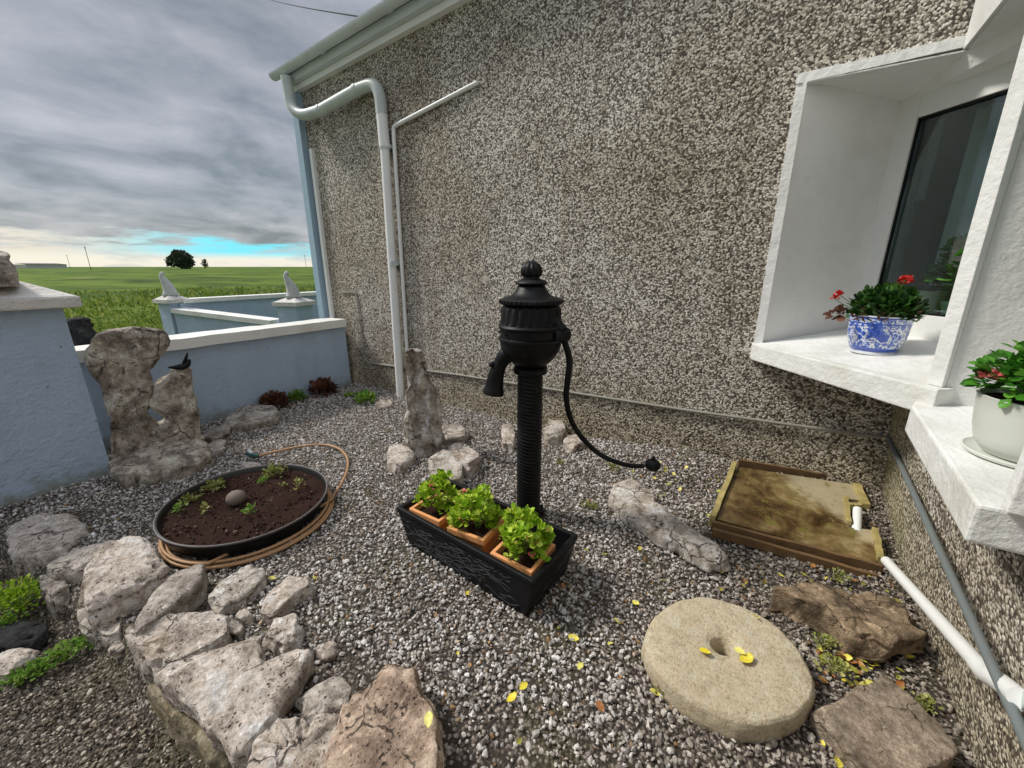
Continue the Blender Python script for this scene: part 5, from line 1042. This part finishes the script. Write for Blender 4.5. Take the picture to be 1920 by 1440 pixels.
dpx.scale = (.86, .86, 1.0)
wpt.scale = (.92, .92, .74)
# pots inside the window
def inpot(u, v, r, h, mat, lm, label, seed, n_, fr, fz):
    q = R_ @ Vector((u, v, 1.176))+Vector(o0); t = thing('indoor_pot', label, 'potted plant', tuple(q)); MB().lathe([(r*.75, 0), (r*.8, .01), (r, h*.9), (r*1.04, h*.91), (r*1.04, h), (r*.9, h), (.01, h*.9)], 32).obj('pot', mat, t, auto=40)
    foliage('foliage', n_, (0, 0, h+fz), (fr, fr, fz), .05, seed, lm, t, shape='round', hollow=.2); stems('stem', 8, (0, 0, h*.8), (0, 0, h+fz), (fr*.8, fr*.8, fz*.8), .003, seed, lm, t)
inpot(.25, .17, .07, .14, 'cream', 'leaf_dark', 'cream pot standing inside behind the corner window glass', 601, 60, .08, .05)
inpot(.40, .17, .065, .09, 'mint', 'leaf_mid', 'pale mint pot with tall leafy plant inside the corner window', 602, 260, .13, .17)

# ------------------------------------------------------------------ weeds along walls
q = lambda x, y, z=0: G(x, y, z)
def clump(x, y, r, n_, size, label, seed, mat, name, cat, hz=.8, z=0.0, shape='oval', group=None):
    p = G(x, y, z); t = thing(name, label, cat, (p[0], p[1], float(z)), group); foliage('leaves', n_, (0, 0, r*.45), (r, r, r*hz), size, seed, mat, t, shape=shape, hollow=.1); stems('stem', 10, (0, 0, -.01), (0, 0, r*.4), (r*.8, r*.8, r*.7), .003, seed+1, mat, t); return t
clump(516, 765, .12, 220, .055, 'withered brown plant left of the green tuft at the low wall', 701, 'leaf_brown', 'dead_plant', 'dead plant')
clump(606, 740, .135, 300, .06, 'larger withered brown plant near the cover strip at the low wall', 702, 'leaf_brown', 'dead_plant', 'dead plant')
clump(560, 752, .085, 160, .035, 'green tuft between the two withered plants', 703, 'weed', 'weed', 'weed')
clump(685, 756, .11, 130, .05, 'yellow green weed between the cover strip and the downpipe', 704, 'weed', 'weed', 'weed', .5)
clump(655, 745, .05, 50, .03, 'small green weed at the base of the cover strip', 705, 'weed', 'weed', 'weed', .5)
clump(40, 1140, .10, 620, .017, 'bright green ferny weed on the lower yard beside the edging', 706, 'leaf_bright', 'weed', 'weed', 1.0, -.09)
for i, (x, y, r, n_) in enumerate([(175, 1210, .05, 60), (120, 1235, .05, 60), (75, 1262, .045, 50), (35, 1280, .04, 36), (215, 1185, .035, 30), (20, 1180, .05, 60)]):
    clump(x, y, r*1.2, n_*2, .018, ['creeping green weed hugging the foot of the knobbly brownish stone', 'creeping green weed right of the pale broken stone', 'creeping green weed below the pale broken stone', 'lowest creeping green weed on the lower yard', 'tiny green weed below the narrow upright edging stone', 'green weed between the ferny weed and the dark slaty stone'][i], 710+i, 'weed', 'weed', 'weed', .4, -.11, group='creeping weeds on the lower yard')
for i, (x, y, r, n_) in enumerate([(1300, 905, .05, 40), (1115, 955, .035, 26), (1150, 880, .05, 50), (1050, 870, .03, 20), (1545, 1215, .05, 60), (1240, 1300, .03, 30), (1730, 1330, .04, 40), (1560, 1260, .05, 60), (1100, 950, .03, 20), (1570, 1085, .04, 40)]):
    clump(x, y, r, n_, .017, ['sparse weed between the pump handle ball and the drain cover', 'sparse weed just left of the top of the bone shaped stone', 'sparse weed left of the pump handle ball under the handle', 'thin weed right of the pump column near its foot', 'weed patch under the brown layered rock', 'weed touching the left lower rim of the quern stone', 'weed at the wall foot right of the flagstone', 'weed patch between quern stone and flagstone', 'tiny weed left of the bone shaped stone', 'weed below the front rail of the drain cover'][i], 730+i, 'weed_dry', 'weed', 'weed', .35, 0.01, group='sparse weeds in the gravel')

# ------------------------------------------------------------------ fallen leaves
leaf_meshes = {}
def leaf_mesh(kind, k_):
    if (kind, k_) in leaf_meshes: return leaf_meshes[(kind, k_)]
    rgl = np.random.default_rng(k_+5); V = []; Fs = []; n_ = 8
    for i in range(n_+1):
        t = i/n_; w = .34*math.sin(math.pi*min(1, t*.93+.05))**.8*(1+rgl.normal()*.06); zc = .10*math.sin(t*2.6+k_)+.02
        V += [(t-.5, -w, zc+.10), (t-.5, 0, zc), (t-.5, w*(1+rgl.normal()*.05), zc+.10+.04*rgl.normal())]
    Fs = [(i*3+j, i*3+j+1, (i+1)*3+j+1, (i+1)*3+j) for i in range(n_) for j in range(2)]
    me = bpy.data.meshes.new('fallen_leaf'); me.from_pydata(V, [], Fs); me.polygons.foreach_set('use_smooth', [True]*len(me.polygons)); me.materials.append(M[kind]); leaf_meshes[(kind, k_)] = me; return me
def mat_leaf(name, a, b_):
    m, nt, bs = new_mat(name); oi = nt.nodes.new('ShaderNodeObjectInfo'); c = mx(nt, oi.outputs['Random'], a, b_)
    c = mx(nt, mr(nt, noise(nt, coords(nt), 3, 4), .55, .75, 0, .6), c, (.30, .14, .04)); lnk(nt, c, bs, 'Base Color'); bs.inputs['Roughness'].default_value = .5; return m
M['fl_y'] = mat_leaf('fallen_yellow_leaf', (.70, .58, .03), (.66, .62, .16)); M['fl_b'] = mat_leaf('fallen_orange_brown_leaf', (.32, .11, .03), (.42, .22, .06)); M['fl_o'] = mat_leaf('fallen_olive_leaf', (.26, .28, .03), (.38, .34, .06))
rgl = np.random.default_rng(99)
def fleaf(x, y, size, rot, label, z=None, kind='fl_y', group=None, tilt=.25):
    z = .014 if z is None else z; p = G(x, y, z); o = bpy.data.objects.new('fallen_leaf', leaf_mesh(kind, int(rgl.integers(5)))); S.collection.objects.link(o); o.location = tuple(p); o.scale = (size,)*3
    o.rotation_euler = (rgl.normal()*tilt, rgl.normal()*tilt, rot); tag(o, label, 'leaf', group)
fleaf(1400, 1235, .055, .9, 'largest bright yellow leaf beside the hole of the quern stone', .105)
fleaf(1388, 1222, .040, -.5, 'yellow leaf folded over the right edge of the quern hole', .105)
fleaf(1322, 1223, .038, .2, 'orange yellow leaf left of the hole of the quern stone', .102)
fleaf(1418, 1157, .030, .3, 'pale yellow leaf near the top edge of the quern stone', .105)
fleaf(805, 1350, .040, -.9, 'yellow leaf on the pinkish boulder at the bottom', .16)
fleaf(1075, 1196, .046, .1, 'bright yellow leaf lying alone between trough and quern stone')
fleaf(960, 1308, .042, 1.2, 'lower of the two yellow leaves touching each other on the gravel')
fleaf(982, 1287, .036, 1.3, 'upper of the two yellow leaves touching each other on the gravel')
fleaf(1088, 1250, .036, 1.6, 'pale yellow leaf below the lone bright leaf')
fleaf(510, 1085, .034, .8, 'yellow leaf beside the pointed pale stone')
fleaf(590, 1085, .026, .2, 'tiny pale leaf right of the pointed pale stone')
fleaf(878, 1112, .034, 1.0, 'yellow leaf close under the left front of the trough')
fleaf(1192, 1130, .034, -.2, 'slim yellow leaf just above the left edge of the quern stone')
fleaf(1157, 1166, .036, .1, 'faded yellow leaf left of the quern stone')
fleaf(1145, 1208, .030, 1.4, 'small deep yellow leaf left of the quern stone')
fleaf(1125, 1325, .036, -.4, 'brown leaf alone on the pale gravel', kind='fl_b')
fleaf(1200, 1028, .030, 1.1, 'small pale leaf on gravel below the bone shaped stone')
fleaf(1570, 1430, .036, 1.5, 'yellow leaf at the bottom edge beside the flagstone')
fleaf(1228, 1300, .036, .3, 'yellow green leaf tucked under the left rim of the quern stone')
fleaf(1245, 1015, .030, .6, 'pale leaf beside the tip of the bone shaped stone', kind='fl_o')
fleaf(1690, 762, .022, .2, 'small withered scrap on the corner window sill', 1.0, 'fl_b') if False else None
SC = []
for i in range(240):
    r = rgl.random()
    if r < .5: x = 1575+rgl.normal()*50; y = 1228+rgl.normal()*36
    elif r < .65: x = 1540+rgl.normal()*110; y = 1085+rgl.normal()*20
    elif r < .80: x = 1300+rgl.normal()*60; y = 905+rgl.normal()*25
    elif r < .9: x = 1690+rgl.normal()*40; y = 1290+rgl.normal()*30
    else: x = rgl.uniform(850, 1700); y = rgl.uniform(1000, 1420)
    if 1205 < x < 1535 and 1110 < y < 1365: continue
    if x > 1650+.18*(y-900): continue
    SC.append((x, y))
for x, y in SC:
    p = G(x, y, 0); kd = ('fl_y', 'fl_o', 'fl_b', 'fl_o')[int(rgl.integers(4))]
    lb = {'fl_y': 'small yellow leaf among the litter around the quern stone and drain cover', 'fl_o': 'small olive leaf among the litter around the quern stone and drain cover', 'fl_b': 'small brown leaf among the litter around the quern stone and drain cover'}[kd]
    fleaf(x, y, rgl.uniform(.014, .034), rgl.random()*6.3, lb, float(hgt(p[0], p[1]))+.016, kd, 'small fallen leaves around the quern stone and drain cover', .4)
